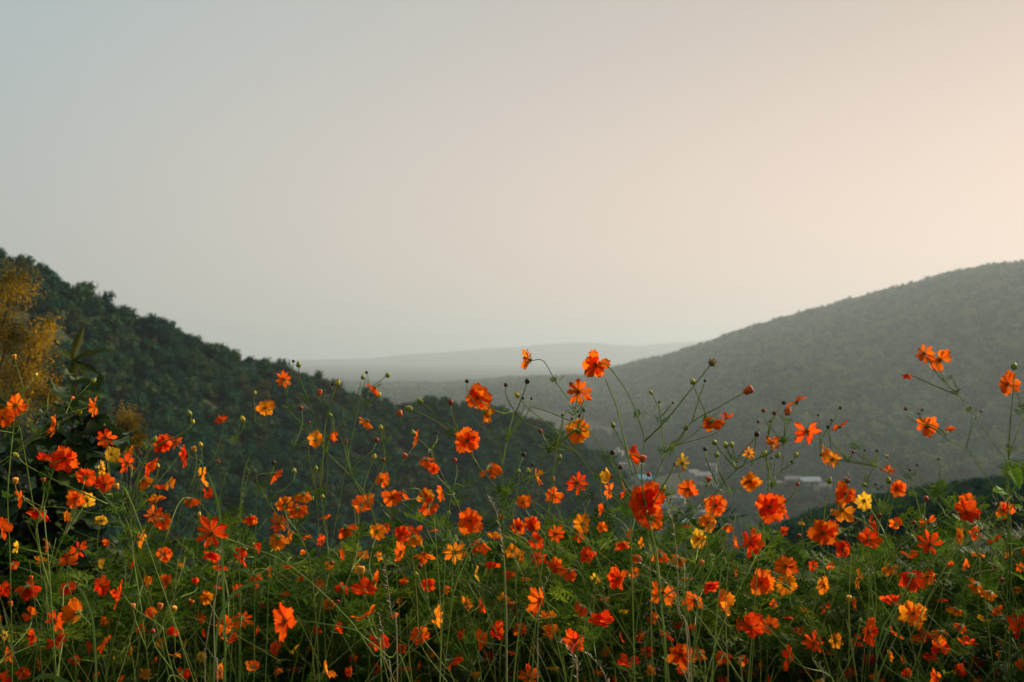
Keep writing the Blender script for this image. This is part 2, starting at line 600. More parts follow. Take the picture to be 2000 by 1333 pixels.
def proto(me):
    return bpy.data.objects.new('tree_shape', me)          # never linked to the scene


PROTO_NEAR = [proto(m) for m in CROWNS]
PROTO_FAR = [proto(new_mesh('far_crown', *crown_geo(80 + i, 110, 0.085, squash=(0.6, 0.8, 1.0)[i], lumps=6), [M_FOREST_FAR], False)) for i in range(3)]

VILLAGE = []          # clearings (x, r, radius) filled below, read by the tree scatter


def near_village(p):
    return any((p.x - a) ** 2 + (p.y - b) ** 2 < c * c for a, b, c in VILLAGE)


# houses first decide where no tree stands
HOUSES = [  # x, y of the foot, width, length, wall height, turn, storeys, wall, roof colour, kind of roof, label
    (1232, 930, 24, 11, 8.5, 0.15, 2, (0.42, 0.34, 0.30), (0.40, 0.33, 0.30), 'flat', 'long pinkish flat-roofed building among trees at the village edge'),
    (1206, 900, 12, 9, 7.0, -0.2, 2, (0.62, 0.60, 0.55), (0.50, 0.47, 0.43), 'flat', 'white two-storey house highest up at the village edge'),
    (1262, 944, 15, 9, 3.6, 0.3, 1, (0.40, 0.38, 0.36), (0.16, 0.42, 0.62), 'gable', 'low house with bright blue roof below the pinkish building'),
    (1298, 1002, 9, 7, 3.4, -0.5, 1, (0.42, 0.40, 0.36), (0.20, 0.48, 0.62), 'gable', 'small house with pale blue roof beside the biggest scarlet bloom'),
    (1342, 1034, 8, 6, 3.2, 0.4, 1, (0.45, 0.42, 0.38), (0.45, 0.58, 0.70), 'gable', 'lowest small house with whitish blue roof in the valley'),
    (1372, 938, 15, 8, 3.6, 0.1, 1, (0.40, 0.38, 0.36), (0.36, 0.34, 0.34), 'gable', 'grey-roofed house in the middle of the valley village'),
    (1390, 926, 9, 7, 5.5, -0.3, 2, (0.50, 0.44, 0.42), (0.30, 0.25, 0.24), 'gable', 'two-storey pinkish house behind the grey-roofed house'),
    (1352, 934, 9, 7, 3.5, 0.5, 1, (0.52, 0.50, 0.46), (0.28, 0.24, 0.22), 'gable', 'pale cottage beside the grey-roofed house in the valley'),
    (1262, 1012, 11, 8, 4.5, 0.2, 1, (0.50, 0.46, 0.40), (0.34, 0.24, 0.18), 'gable', 'brown-roofed house below the small pale blue roof'),
    (1326, 988, 9, 7, 4.2, -0.3, 1, (0.58, 0.55, 0.48), (0.38, 0.34, 0.30), 'flat', 'small pale flat-roofed hut beside the brown-roofed house'),
    (1366, 1014, 8, 6, 3.4, 0.0, 1, (0.62, 0.60, 0.56), (0.44, 0.36, 0.30), 'flat', 'small white hut behind the lowest blue-roofed house'),
    (1580, 950, 16, 9, 3.2, 0.05, 1, (0.38, 0.37, 0.35), (0.46, 0.52, 0.52), 'gable', 'long low shed with a shining white roof'),
    (1546, 948, 11, 8, 3.6, -0.1, 1, (0.42, 0.38, 0.36), (0.34, 0.27, 0.25), 'gable', 'brownish house next to the white-roofed shed'),
    (1512, 956, 10, 8, 4.4, 0.3, 1, (0.44, 0.38, 0.38), (0.36, 0.30, 0.30), 'flat', 'dull pinkish hut leftmost of the white-roofed shed cluster'),
    (1610, 962, 8, 7, 3.5, -0.2, 1, (0.40, 0.36, 0.33), (0.26, 0.22, 0.20), 'gable', 'dark-roofed cottage rightmost of the white-roofed shed cluster'),
]
HOUSE_SPOTS = []
for h in HOUSES:
    p, r = ground_at(h[0], h[1])
    HOUSE_SPOTS.append((p, r))
    VILLAGE.append((p.x, p.y, 4 + h[2] * 0.3))
    q = p * (1 - 12 / max(r, 1))
    VILLAGE.append((q.x, q.y, 4 + h[2] * 0.22))


def house(spec, spot):
    (x, y, w, l, hh, turn, storeys, wc, rc, kind, label) = spec
    w, l, hh = w * 0.50, l * 0.58, hh * 0.66
    p, r = spot
    root = thing('village_house', p - Vector((0, 0, 0.6)), label, 'house', 'houses of the village in the valley')
    root.rotation_euler.z = turn
    wc, rc = tuple(c * 0.55 for c in wc), tuple(c * 0.62 for c in rc)
    wm = plain('house_wall', tuple(c * 0.8 for c in wc), wc, scale=0.7, rough=0.9)
    rm = plain('house_roof', tuple(c * 0.8 for c in rc), rc, scale=0.5, rough=0.55)
    hh += 0.6

    def box(x0, x1, y0, y1, z0, z1):
        v = [(a, b, c) for c in (z0, z1) for b in (y0, y1) for a in (x0, x1)]
        return v, [(0, 2, 3, 1), (4, 5, 7, 6), (0, 1, 5, 4), (2, 6, 7, 3), (0, 4, 6, 2), (1, 3, 7, 5)]
    W, L = w / 2, l / 2
    link('wall', new_mesh('wall', *box(-W, W, -L, L, 0, hh), [wm], False), root)
    if kind == 'flat':
        link('roof', new_mesh('roof', *box(-W - .3, W + .3, -L - .3, L + .3, hh, hh + 0.35), [rm], False), root)
        t = link('parapet', new_mesh('parapet', *box(-W * .3, W * .25, -L * .4, L * .5, hh + 0.35, hh + 2.2), [wm], False), root)
    else:
        e, rise = 0.6, l * 0.26
        v = [(-W - e, -L - e, hh - .25), (W + e, -L - e, hh - .25), (W + e, L + e, hh - .25), (-W - e, L + e, hh - .25), (-W - e, 0, hh + rise), (W + e, 0, hh + rise),
             (-W - e, -L - e, hh - .05), (W + e, -L - e, hh - .05), (W + e, L + e, hh - .05), (-W - e, L + e, hh - .05), (-W - e, 0, hh + rise + .22), (W + e, 0, hh + rise + .22)]
        f = [(6, 7, 11, 10), (8, 9, 10, 11), (0, 4, 5, 1), (2, 5, 4, 3), (0, 1, 7, 6), (2, 3, 9, 8), (0, 6, 10, 4), (3, 4, 10, 9), (1, 5, 11, 7), (2, 8, 11, 5)]
        link('roof', new_mesh('roof', v, f, [rm], False), root)
        gv = [(-W + .02, -L, hh - .1), (-W + .02, L, hh - .1), (-W + .02, 0, hh + rise - .3), (W - .02, -L, hh - .1), (W - .02, L, hh - .1), (W - .02, 0, hh + rise - .3)]
        link('gable', new_mesh('gable', gv, [(0, 2, 1), (3, 4, 5), (0, 3, 5, 2), (1, 2, 5, 4)], [wm], False), root)
    link('door', new_mesh('door', *box(-0.6 + W * .1, 0.6 + W * .1, -L - .06, -L + .02, 0.3, 2.3), [M_DARK], False), root)
    for s in range(storeys):
        for k in (-0.6, 0.55) if w < 10 else (-0.75, -0.35, 0.45, 0.8):
            z0 = 1.2 + s * 2.0
            link('window', new_mesh('window', *box(W * k - .6, W * k + .6, -L - .05, -L + .02, z0, z0 + 0.9), [M_DARK], False), root)


M_DARK = plain('dark_opening', (0.03, 0.03, 0.03), (0.06, 0.05, 0.05), rough=0.4)
for h, s in zip(HOUSES, HOUSE_SPOTS):
    house(h, s)

# trees along the skyline of the near spur, each a thing of its own
TREE_SPECIAL = {
    0: (8, 1.25, 0), 1: (322, 1.5, 4), 2: (378, 1.25, 1), 3: (432, 1.15, 3), 4: (462, 1.2, 2), 5: (533, 1.3, 2), 6: (552, 1.25, 4), 7: (608, 1.1, 1), 8: (70, 0.95, 3), 9: (92, 0.95, 0)}
SPECIAL_LABEL = {
    0: 'dark tree crowning the spur above the golden shrub', 1: 'tallest pointed tree on the wooded skyline above the spur',
    2: 'round-topped skyline tree just downhill of the tallest pointed tree', 3: 'broad skyline tree halfway down the wooded spur',
    4: 'rounded skyline tree at the notch halfway down the spur', 5: 'lone bushy tree standing up from the lower wooded skyline',
    6: 'slim pointed tree beside the lone bushy skyline tree', 7: 'last tall tree before the wooded skyline dips',
    8: 'broad-crowned tree near the top of the wooded spur', 9: 'dome-shaped tree a step below the broad-crowned one'}
taken = []


def skyline_tree(x, size, ci, label, group, dr=0.0):
    r = left_r(x) + dr
    p = g_point(x, r)
    p.z -= size * 0.42
    t = thing('broadleaf_tree', p, label, 'tree', group)
    t.scale = (size, size, size)
    t.rotation_euler.z = RNG.uniform(0, 6.28)
    link('trunk', TRUNKS[ci % 3], t)
    link('crown', CROWNS[ci], t)
    taken.append((p.x, p.y, size * 0.3))


for k, (x, s, ci) in TREE_SPECIAL.items():
    skyline_tree(x, 3.0 * s, ci, SPECIAL_LABEL[k], 'trees on the skyline of the wooded spur')
x = -60.0
while x < 1190:
    if all(abs(x - v[0]) > 10 for v in TREE_SPECIAL.values()):
        up = x < 640
        skyline_tree(x, RNG.uniform(1.7, 3.0) * (1.0 if up else 0.9), RNG.randrange(5),
                     'dark green tree in the row along the upper skyline of the wooded spur' if up else 'small dark tree along the lower falling skyline of the wooded spur',
                     'row of trees on the upper skyline' if up else 'row of trees on the lower skyline', RNG.uniform(-4, 3))
    x += RNG.uniform(9, 17)


def scatter_hill(n, xr, rr, scale, keep, nproto, seed):
    r = random.Random(seed)
    out = []
    while len(out) < n:
        x = r.uniform(*xr)
        d = math.sqrt(r.uniform(rr[0] ** 2, rr[1] ** 2))
        if not keep(x, d, r):
            continue
        p = g_point(x, d)
        if near_village(p):
            continue
        sz = r.uniform(*scale)
        p.z -= 0.22 * sz
        out.append((p, sz, r.uniform(0, 6.28), r.randrange(nproto)))
    return out


def keep_left(x, d, r):
    rr = left_r(x)
    if d > rr + 3 or d < 80:
        return False
    return noise.noise(Vector((x * 0.010, d * 0.05, 4.4))) < 0.52 + r.uniform(-0.1, 0.25)


scatter('near_forest', PROTO_NEAR, scatter_hill(4300, (-250, 1330), (85, 300), (1.6, 4.6), keep_left, 5, 11),
        'dark green forest covering the nearer wooded spur', 'forest')


def keep_right(x, d, r):
    rr = interp(RIGHT_R, x)
    return rr * interp([(1100, 0.62), (1250, 0.48), (1700, 0.35)], x) < d < rr + 15


scatter('far_forest', PROTO_FAR, scatter_hill(22000, (640, 2350), (480, 2600), (6.0, 17.0), keep_right, 3, 12),
        'hazy forest covering the farther long hill', 'forest')


def keep_valley(x, d, r):
    if d < interp(RIGHT_R, x) * 0.52 and d > 260:
        k = noise.noise(Vector((x * 0.008, d * 0.008, 7.4)))
        return k > -0.28 + r.uniform(-0.15, 0.2)
    return False


scatter('valley_woods', PROTO_NEAR, scatter_hill(5200, (1080, 2250), (260, 850), (3.0, 7.0), keep_valley, 5, 13),
        'groves and tree rows between the village houses', 'woods')


def keep_slope(x, d, r):
    return interp(NEAR_Y, x) < 1300 and noise.noise(Vector((x * 0.01, d * 0.05, 2.4))) < 0.5


scatter('slope_thicket', PROTO_NEAR, scatter_hill(3600, (1200, 2400), (42, 118), (0.8, 1.9), keep_slope, 5, 14),
        'dark thicket on the slope below the flowers', 'thicket')

# ------------------------------------------------------------------ haze
hz = new_mesh('haze', [(a, b, c) for c in (-100, 190) for b in (-300, 16700) for a in (-16400, 16400)],
              [(0, 2, 3, 1), (4, 5, 7, 6), (0, 1, 5, 4), (2, 6, 7, 3), (0, 4, 6, 2), (1, 3, 7, 5)], (), False)
m_h, nt_h, out_h = mat('haze')
pv = node(nt_h, 'ShaderNodeVolumePrincipled')
pv.inputs['Color'].default_value = (0.60, 0.66, 0.685, 1)
pv.inputs['Density'].default_value = HAZE_DENSITY
pv.inputs['Anisotropy'].default_value = 0.35
nt_h.links.new(pv.outputs[0], out_h.inputs['Volume'])
hz.materials.append(m_h)
haze = link('haze', hz)
haze['kind'] = 'stuff'

# ------------------------------------------------------------------ shapes shared by the flowers
def petal_geo(width, bend, ruffle, seed, tooth=0.035):
    r = random.Random(seed)
    us = (-1, -0.55, 0, 0.55, 1)
    vs = (0.0, 0.2, 0.42, 0.64, 0.84, 1.0)
    prof = (0.10, 0.42, 0.78, 1.0, 0.96, 0.62)
    tip = [-tooth * 1.9, 0.0, -tooth * r.uniform(0.3, 0.9), 0.004, -tooth * 1.8]
    verts, faces = [], []
    ph = r.uniform(0, 6.28)
    for j, v in enumerate(vs):
        for i, u in enumerate(us):
            x = u * prof[j] * width * (1 + r.uniform(-0.05, 0.05))
            y = 0.04 + 0.46 * v + (tip[i] * 1.3 if j == 5 else tip[i] * 0.35 if j == 4 else 0)
            z = bend * v * v * 0.5 + ruffle * v * math.sin(u * 3.4 + ph) * 0.5 + ruffle * 0.35 * v * v * math.sin(u * 7 + ph * 2)
            z += 0.02 * (u * u) * v
            verts.append((x, y, z))
    n = len(us)
    for j in range(len(vs) - 1):
        for i in range(n - 1):
            faces.append((j * n + i, j * n + i + 1, (j + 1) * n + i + 1, (j + 1) * n + i))
    return verts, faces


PETALS = {}
for code, wd in (('w', 0.188), ('n', 0.150), ('s', 0.102)):
    PETALS[code] = [new_mesh('petal', *petal_geo(wd, b, rf, 100 + i * 7 + ord(code), 0.05 if code != 's' else 0.06), [M_PETAL])
                    for i, (b, rf) in enumerate(((0.06, 0.055), (-0.08, 0.065), (0.14, 0.045), (-0.18, 0.07)))]


def head_mesh():
    """Centre of a bloom: brown dome of florets, green cup and pointed sepals behind it."""
    verts, faces, mi = [], [], []
    rings = [(0.0, 0.045), (0.032, 0.04), (0.055, 0.015), (0.062, -0.01), (0.055, -0.05), (0.026, -0.085)]
    n = 8
    for q, (rad, z) in enumerate(rings):
        for k in range(n):
            a = 2 * math.pi * k / n + q * 0.2
            w = 1 + (0.22 if q in (1, 2) and k % 2 else 0)
            verts.append((math.cos(a) * rad * w, math.sin(a) * rad * w, z * w))
    for q in range(len(rings) - 1):
        for k in range(n):
            k2 = (k + 1) % n
            faces.append((q * n + k2, q * n + k, (q + 1) * n + k, (q + 1) * n + k2)); mi.append(0 if q < 3 else 1)
    b = len(rings) - 1
    faces.append(tuple(b * n + k for k in range(n))); mi.append(1)
    for k in range(8):
        a = 2 * math.pi * k / 8 + 0.3
        c, s = math.cos(a), math.sin(a)
        i = len(verts)
        for rr, w, z in ((0.05, 0.03, -0.06), (0.13, 0.018, -0.045), (0.20, 0.0, -0.03 - 0.03 * (k % 2))):
            verts.append((c * rr - s * w, s * rr + c * w, z)); verts.append((c * rr + s * w, s * rr - c * w, z))
        faces += [(i, i + 1, i + 3, i + 2), (i + 2, i + 3, i + 5, i + 4)]; mi += [1, 1]
    return new_mesh('flower_head', verts, faces, [M_DISC, M_CALYX], True, mi)


HEAD = head_mesh()


def floret_mesh():
    """Ring of upright florets standing up from the middle of a bloom."""
    r = random.Random(5)
    verts, faces = [], []
    for k in range(16):
        a = k * 2.4
        rad = 0.008 + 0.042 * math.sqrt(k / 16)
        p = Vector((math.cos(a) * rad, math.sin(a) * rad, 0.03))
        tip = p * 1.2 + Vector((0, 0, r.uniform(0.03, 0.06)))
        v, f = tube_geo([p, tip], 0.008, 0.006, 3)
        i = len(verts)
        verts += v; faces += [tuple(q + i for q in ff) for ff in f]
    return new_mesh('florets', verts, faces, [M_FLORET], True)


M_FLORET = plain('floret', (0.30, 0.07, 0.01), (0.65, 0.28, 0.03), scale=14, rough=0.7)
FLORETS = floret_mesh()


def lathe(prof, n=8, wob=0.0, seed=0):
    r = random.Random(seed)
    verts, faces = [], []
    for q, (rad, z) in enumerate(prof):
        for k in range(n):
            a = 2 * math.pi * k / n
            w = rad * (1 + r.uniform(-wob, wob))
            verts.append((math.cos(a) * w, math.sin(a) * w, z))
    for q in range(len(prof) - 1):
        for k in range(n):
            k2 = (k + 1) % n
            faces.append((q * n + k, q * n + k2, (q + 1) * n + k2, (q + 1) * n + k))
    faces.append(tuple(range(n))[::-1]); faces.append(tuple((len(prof) - 1) * n + k for k in range(n)))
    return verts, faces


def bud_mesh(kind):
    """Unit-high bud sitting on its stalk at z = 0."""
    if kind == 'g':      # pointed green bud, yellow tip
        v, f = lathe([(0.10, 0), (0.30, 0.15), (0.36, 0.4), (0.28, 0.7), (0.12, 0.95), (0.02, 1.0)], 8, 0.08, 1)
        nsep, ln, spread = 8, 0.45, 0.55
    elif kind == 'd':    # tight round bud
        v, f = lathe([(0.10, 0), (0.40, 0.15), (0.52, 0.45), (0.44, 0.75), (0.2, 0.97), (0.03, 1.0)], 8, 0.06, 2)
        nsep, ln, spread = 6, 0.35, 0.5
    elif kind == 'o':    # opening, furled petals
        v, f = lathe([(0.10, 0), (0.34, 0.12), (0.34, 0.35), (0.42, 0.6), (0.50, 0.85), (0.36, 1.0), (0.1, 0.9)], 9, 0.16, 3)
        nsep, ln, spread = 8, 0.4, 0.6
    else:                # spent head: ragged spiky tuft
        v, f = lathe([(0.10, 0), (0.30, 0.12), (0.30, 0.35), (0.2, 0.5)], 8, 0.1, 4)
        nsep, ln, spread = 8, 0.35, 0.6
    mi = [0] * len(f)
    r = random.Random(9)
    if kind == 'x':
        for k in range(11):
            a = r.uniform(0, 6.28)
            d = Vector((math.cos(a) * 0.6, math.sin(a) * 0.6, r.uniform(0.4, 1.1)))
            tv, tf = tube_geo([Vector((0, 0, 0.3)), Vector((0, 0, 0.3)) + d * 0.45, Vector((0, 0, 0.3)) + d * r.uniform(0.7, 1.0)], 0.07, 0.015, 3)
            i = len(v)
            v += tv; f += [tuple(q + i for q in ff) for ff in tf]; mi += [0] * len(tf)
    for k in range(nsep):
        a = 2 * math.pi * k / nsep
        c, s = math.cos(a), math.sin(a)
        i = len(v)
        for rr, w, z in ((0.22, 0.09, 0.08), (0.38, 0.07, 0.08 + ln * 0.5), (0.36 + spread * 0.3, 0.0, 0.05 + ln)):
            v.append((c * rr - s * w, s * rr + c * w, z)); v.append((c * rr + s * w, s * rr - c * w, z))
        f += [(i, i + 1, i + 3, i + 2), (i + 2, i + 3, i + 5, i + 4)]; mi += [1, 1]
    return new_mesh('bud', v, f, [M_BUD, M_CALYX], True, mi)


BUDS = {k: bud_mesh(k) for k in 'gdox'}
BUD_COLOR = {'g': [(0.46, 0.38, 0.04), (0.28, 0.28, 0.04), (0.60, 0.42, 0.03)], 'd': [(0.050, 0.022, 0.015), (0.09, 0.03, 0.015), (0.06, 0.04, 0.02)],
             'o': [(0.75, 0.16, 0.02), (0.65, 0.10, 0.015), (0.80, 0.30, 0.02)], 'r': [(0.40, 0.045, 0.015), (0.28, 0.04, 0.015)], 'x': [(0.22, 0.08, 0.03)]}


def frond_geo(seed, pairs=4, curl=0.25):
    """A feathery, twice-cut cosmos leaf, one unit long along +Y."""
    r = random.Random(seed)
    verts, faces = [], []

    def lobe(p, d, ln, w, up):
        side = d.cross(up).normalized()
        i = len(verts)
        verts.extend([p, p + d * ln * 0.45 + side * w, p + d * ln + up * (-0.04 * ln), p + d * ln * 0.45 - side * w])
        faces.append((i, i + 1, i + 2, i + 3))
    rach = lambda t: Vector((0.05 * math.sin(t * 3 + seed), t, 0.10 * t - curl * t * t))
    up = Vector((0, 0, 1))
    w = 0.012
    pts = [rach(t / 4) for t in range(5)]
    for a, b in zip(pts, pts[1:]):
        i = len(verts)
        verts.extend([a - Vector((w, 0, 0)), a + Vector((w, 0, 0)), b + Vector((w, 0, 0)), b - Vector((w, 0, 0))])
        faces.append((i, i + 1, i + 2, i + 3))
    for k in range(pairs):
        t = 0.28 + 0.62 * k / pairs
        ln = 0.42 * (1 - 0.55 * k / pairs) * r.uniform(0.85, 1.15)
        for s in (-1, 1):
            a = math.radians(r.uniform(42, 58))
            d = Vector((s * math.sin(a), math.cos(a), r.uniform(-0.15, 0.2))).normalized()
            p = rach(t)
            lobe(p, d, ln, 0.032, up)
            for q, (tt, sg) in enumerate(((0.35, 1), (0.5, -1), (0.7, 1))):
                b = math.radians(38) * sg
                d2 = Vector((d.x * math.cos(b) - d.y * math.sin(b), d.x * math.sin(b) + d.y * math.cos(b), d.z + r.uniform(-.1, .1))).normalized()
                lobe(p + d * ln * tt, d2, ln * (0.5 - 0.12 * q), 0.024, up)
    lobe(rach(0.9), Vector((0, 1, -0.2)).normalized(), 0.22, 0.035, up)
    return verts, faces


FROND_GEO = [frond_geo(300 + i, 4 + i % 2, 0.15 + 0.12 * i) for i in range(5)]
FRONDS = [new_mesh('leaf', v, f, [M_LEAF]) for v, f in FROND_GEO]

# ------------------------------------------------------------------ the blooms: x y size colour facing form plant
BLOOMS_T = '''
555 741 30 O F s a
519 797 32 A F n -
733 757 32 O DL n b
432 821 24 R FU s -
718 822 36 A DL n -
616 859 32 A B n c
642 856 34 O RB c c
815 857 32 O L n -
933 777 50 O F w d
945 804 46 A RD c d
914 860 52 O F w e
956 913 46 O DB n -
833 898 36 O D n -
848 916 24 R F n -
1034 704 44 A L n f
1165 713 52 O FL w g
1130 765 48 O F s -
1130 842 48 A B w h
1392 823 40 O DB w i
1418 816 26 R U n i
1230 888 46 R R f g
1333 905 34 Y F s -
1195 931 40 Y L c -
1128 943 40 R F s -
1048 933 34 A R n -
1082 967 32 O F n -
1023 981 30 O FU n -
1258 980 70 R F w j
1272 1012 52 O B n j
1345 955 38 O F n -
1465 940 42 A FD w -
1398 988 42 O F w -
1510 866 30 O F s k
1577 843 50 R FL s k
1556 786 40 O UL f l
1640 834 38 O UL s m
1605 888 44 A RF f m
1626 898 32 A F s m
1805 691 36 O F s n
1836 703 44 O F f n
1773 731 22 O D n n
1967 750 44 O F n o
1810 834 40 O F n p
1855 842 22 O U n p
1736 922 30 O U s q
1753 954 32 O F w -
1688 978 34 Y FL n -
1650 964 44 O F w -
1645 997 52 A FU f -
1503 990 56 R F w -
1530 1000 30 O R n -
1700 1022 32 R RF f -
1697 1055 46 R FU n -
1608 1041 52 O F w -
1645 1071 34 R F w -
1890 980 34 O B w -
1887 1000 46 R FU n -
1960 997 36 O F n -
1814 1022 36 O UL f -
1816 1064 56 R FU s -
1382 1022 36 A FU w -
1364 1053 34 Y F w -
1464 1060 62 R FR n -
1433 1060 26 O R n -
1535 1106 44 O F n -
1535 1142 44 A B n -
1486 1138 46 O F w -
1781 1126 56 R DB w -
1738 1107 34 A DB n -
1776 1086 32 O U f -
1812 1126 30 O F n -
1742 1178 46 R UB w -
1783 1198 54 A F n -
1907 1142 38 A DB n -
1934 1158 36 A D n -
1696 1233 52 R RF n -
1590 1256 40 R FU s -
1632 1250 30 A RB n -
1866 1190 30 A D n -
1836 1268 36 R FU n -
1816 1286 30 R U n -
1990 1222 44 R L n -
1540 1287 46 R LB n -
1466 1226 54 R FU n -
1505 1222 34 O FL n -
1440 1220 28 O R f -
1402 1177 58 A RF c -
1387 1142 36 R FD w -
1358 1172 44 O FL f -
1295 1157 48 O F f -
1207 1130 46 R LF n -
1217 1060 36 O D n -
1138 1024 36 A B n -
1130 1046 28 O D n -
1087 1043 34 R F s -
1014 1030 32 O FL w -
1038 1023 32 O F w -
1046 1058 32 R B n -
1052 1090 32 R F s -
1146 1085 34 R FR n -
1084 1106 32 O FU n -
1112 1115 38 O DB n -
1291 1084 38 O DB n -
1326 1092 32 A DB n -
1056 1172 62 O LF n -
962 1097 32 R D w -
1001 1077 28 A B n -
1014 1087 30 A R n -
918 1017 48 O F w -
941 1060 42 O D n -
968 1051 32 A U n -
888 1079 42 A B s -
832 972 32 A F w -
839 989 38 R DB n -
865 963 34 O L n -
766 972 36 O F n -
789 961 36 O DL n -
747 938 30 O F n -
706 986 36 O B n -
719 976 28 A R n -
675 1031 42 O DB n -
735 1039 34 A B n -
751 1032 24 O R f -
786 1043 32 R F w -
811 1036 30 R U n -
809 1051 34 A DB n -
784 1079 42 O L n -
828 1081 40 O D n -
535 926 38 O DR n -
593 966 38 A DB w -
556 986 34 A B w -
582 994 38 O DB n -
545 1022 36 O FU s -
544 1051 40 A DB w -
562 1047 26 A R f -
636 1015 22 O U f -
713 1156 52 R U n -
738 1130 32 O L n -
716 1206 50 O UL f -
742 1250 40 R DB n -
558 1213 66 R FL n r
472 1208 42 O DB s -
440 1222 34 O B n -
448 1252 36 R U f -
654 1226 30 R R c -
637 1315 42 A RU f -
820 1244 38 O FU n -
850 1207 46 A RB n -
961 1228 48 R RF c -
936 1249 34 O RF n -
1014 1226 28 O D n -
910 1180 30 A RB n -
943 1186 30 R L n -
1071 1206 32 A U n -
1074 1236 36 A U n -
1176 1218 50 R U w -
1138 1186 38 O D n -
1122 1250 44 R FL n -
1229 1300 44 R U f -
882 1290 40 R DR n -
1033 1324 44 O FU s -
1330 1278 52 O F n -
1366 1276 34 A DB n -
1306 1238 32 R DL w -
1322 1222 22 R U n -
1264 1273 24 R F n -
1412 1282 32 O DB n -
1337 1318 32 R U f -
7 816 40 O RF n -
31 792 42 O F n s
186 793 36 O LF n t
111 832 42 O L n t
207 855 36 R F s -
127 896 54 R F n u
85 897 26 R U w u
167 933 36 R B w -
197 916 32 Y RB w -
218 888 32 Y RF n -
206 947 38 R FU n -
149 974 36 O F n -
170 977 34 Y B n -
45 973 36 O L f v
82 998 50 R DF w v
2 1030 42 O R n -
318 867 36 R F w -
343 865 28 R FU s -
366 891 44 R L n -
248 905 38 R FL s w
284 908 46 R RD c w
261 887 28 A L f w
281 936 38 A DB n w
330 944 28 A R f -
313 956 28 R U n -
303 979 34 A U n -
300 1006 36 O FU s -
317 1016 38 O DB n -
272 1054 36 A RB n -
372 976 36 O DB w -
393 931 40 A RB n -
403 964 24 R R n -
413 1041 60 R F s x
418 1080 38 R DF w -
433 1106 30 R D n -
154 1075 38 R B s -
132 1102 40 O U n -
55 1147 44 R DB w -
132 1145 32 R DB w -
4 1150 36 R R n -
197 1143 38 R RF n -
237 1163 48 R L n -
109 1213 44 R F s -
152 1198 52 A LB c -
113 1258 44 R U n -
178 1265 28 R L w -
201 1256 34 O RD n -
338 1222 36 R DF c -
5 1327 30 R R n -
432 1232 20 O L f -
190 1322 20 O U f -
479 1072 34 R DL f -
474 1090 36 R LD n -
500 1070 26 R R n -
499 1126 28 O DB w -
529 1119 20 R L w -
505 1148 22 O L f -
557 1166 22 O U f -
670 1148 30 R DB n -
489 1010 32 O DF w -
1192 960 36 O L n -
1221 961 30 R L f -
1177 996 26 O L n -
1226 1040 26 R RF f -
1610 1143 34 A L n -
1678 1131 40 A LB n -
1608 1187 28 R RD f -
1806 1241 30 R UF s -
1837 1236 36 A DB s -
1887 1260 38 R U n -
1746 1241 34 O UR f -
1788 1252 26 A U n -
1876 1222 28 O D n -
1617 1279 26 O U n -
1672 1252 28 R RB f -
1831 1323 34 O L n -
1661 1317 28 O U n -
1463 886 22 A F s k
1004 1310 24 O D n -
1240 1120 22 O B n -
575 1310 22 O U n -
610 1262 20 O D f -
1570 1195 20 A U f -
1985 1150 22 O D n -
'''
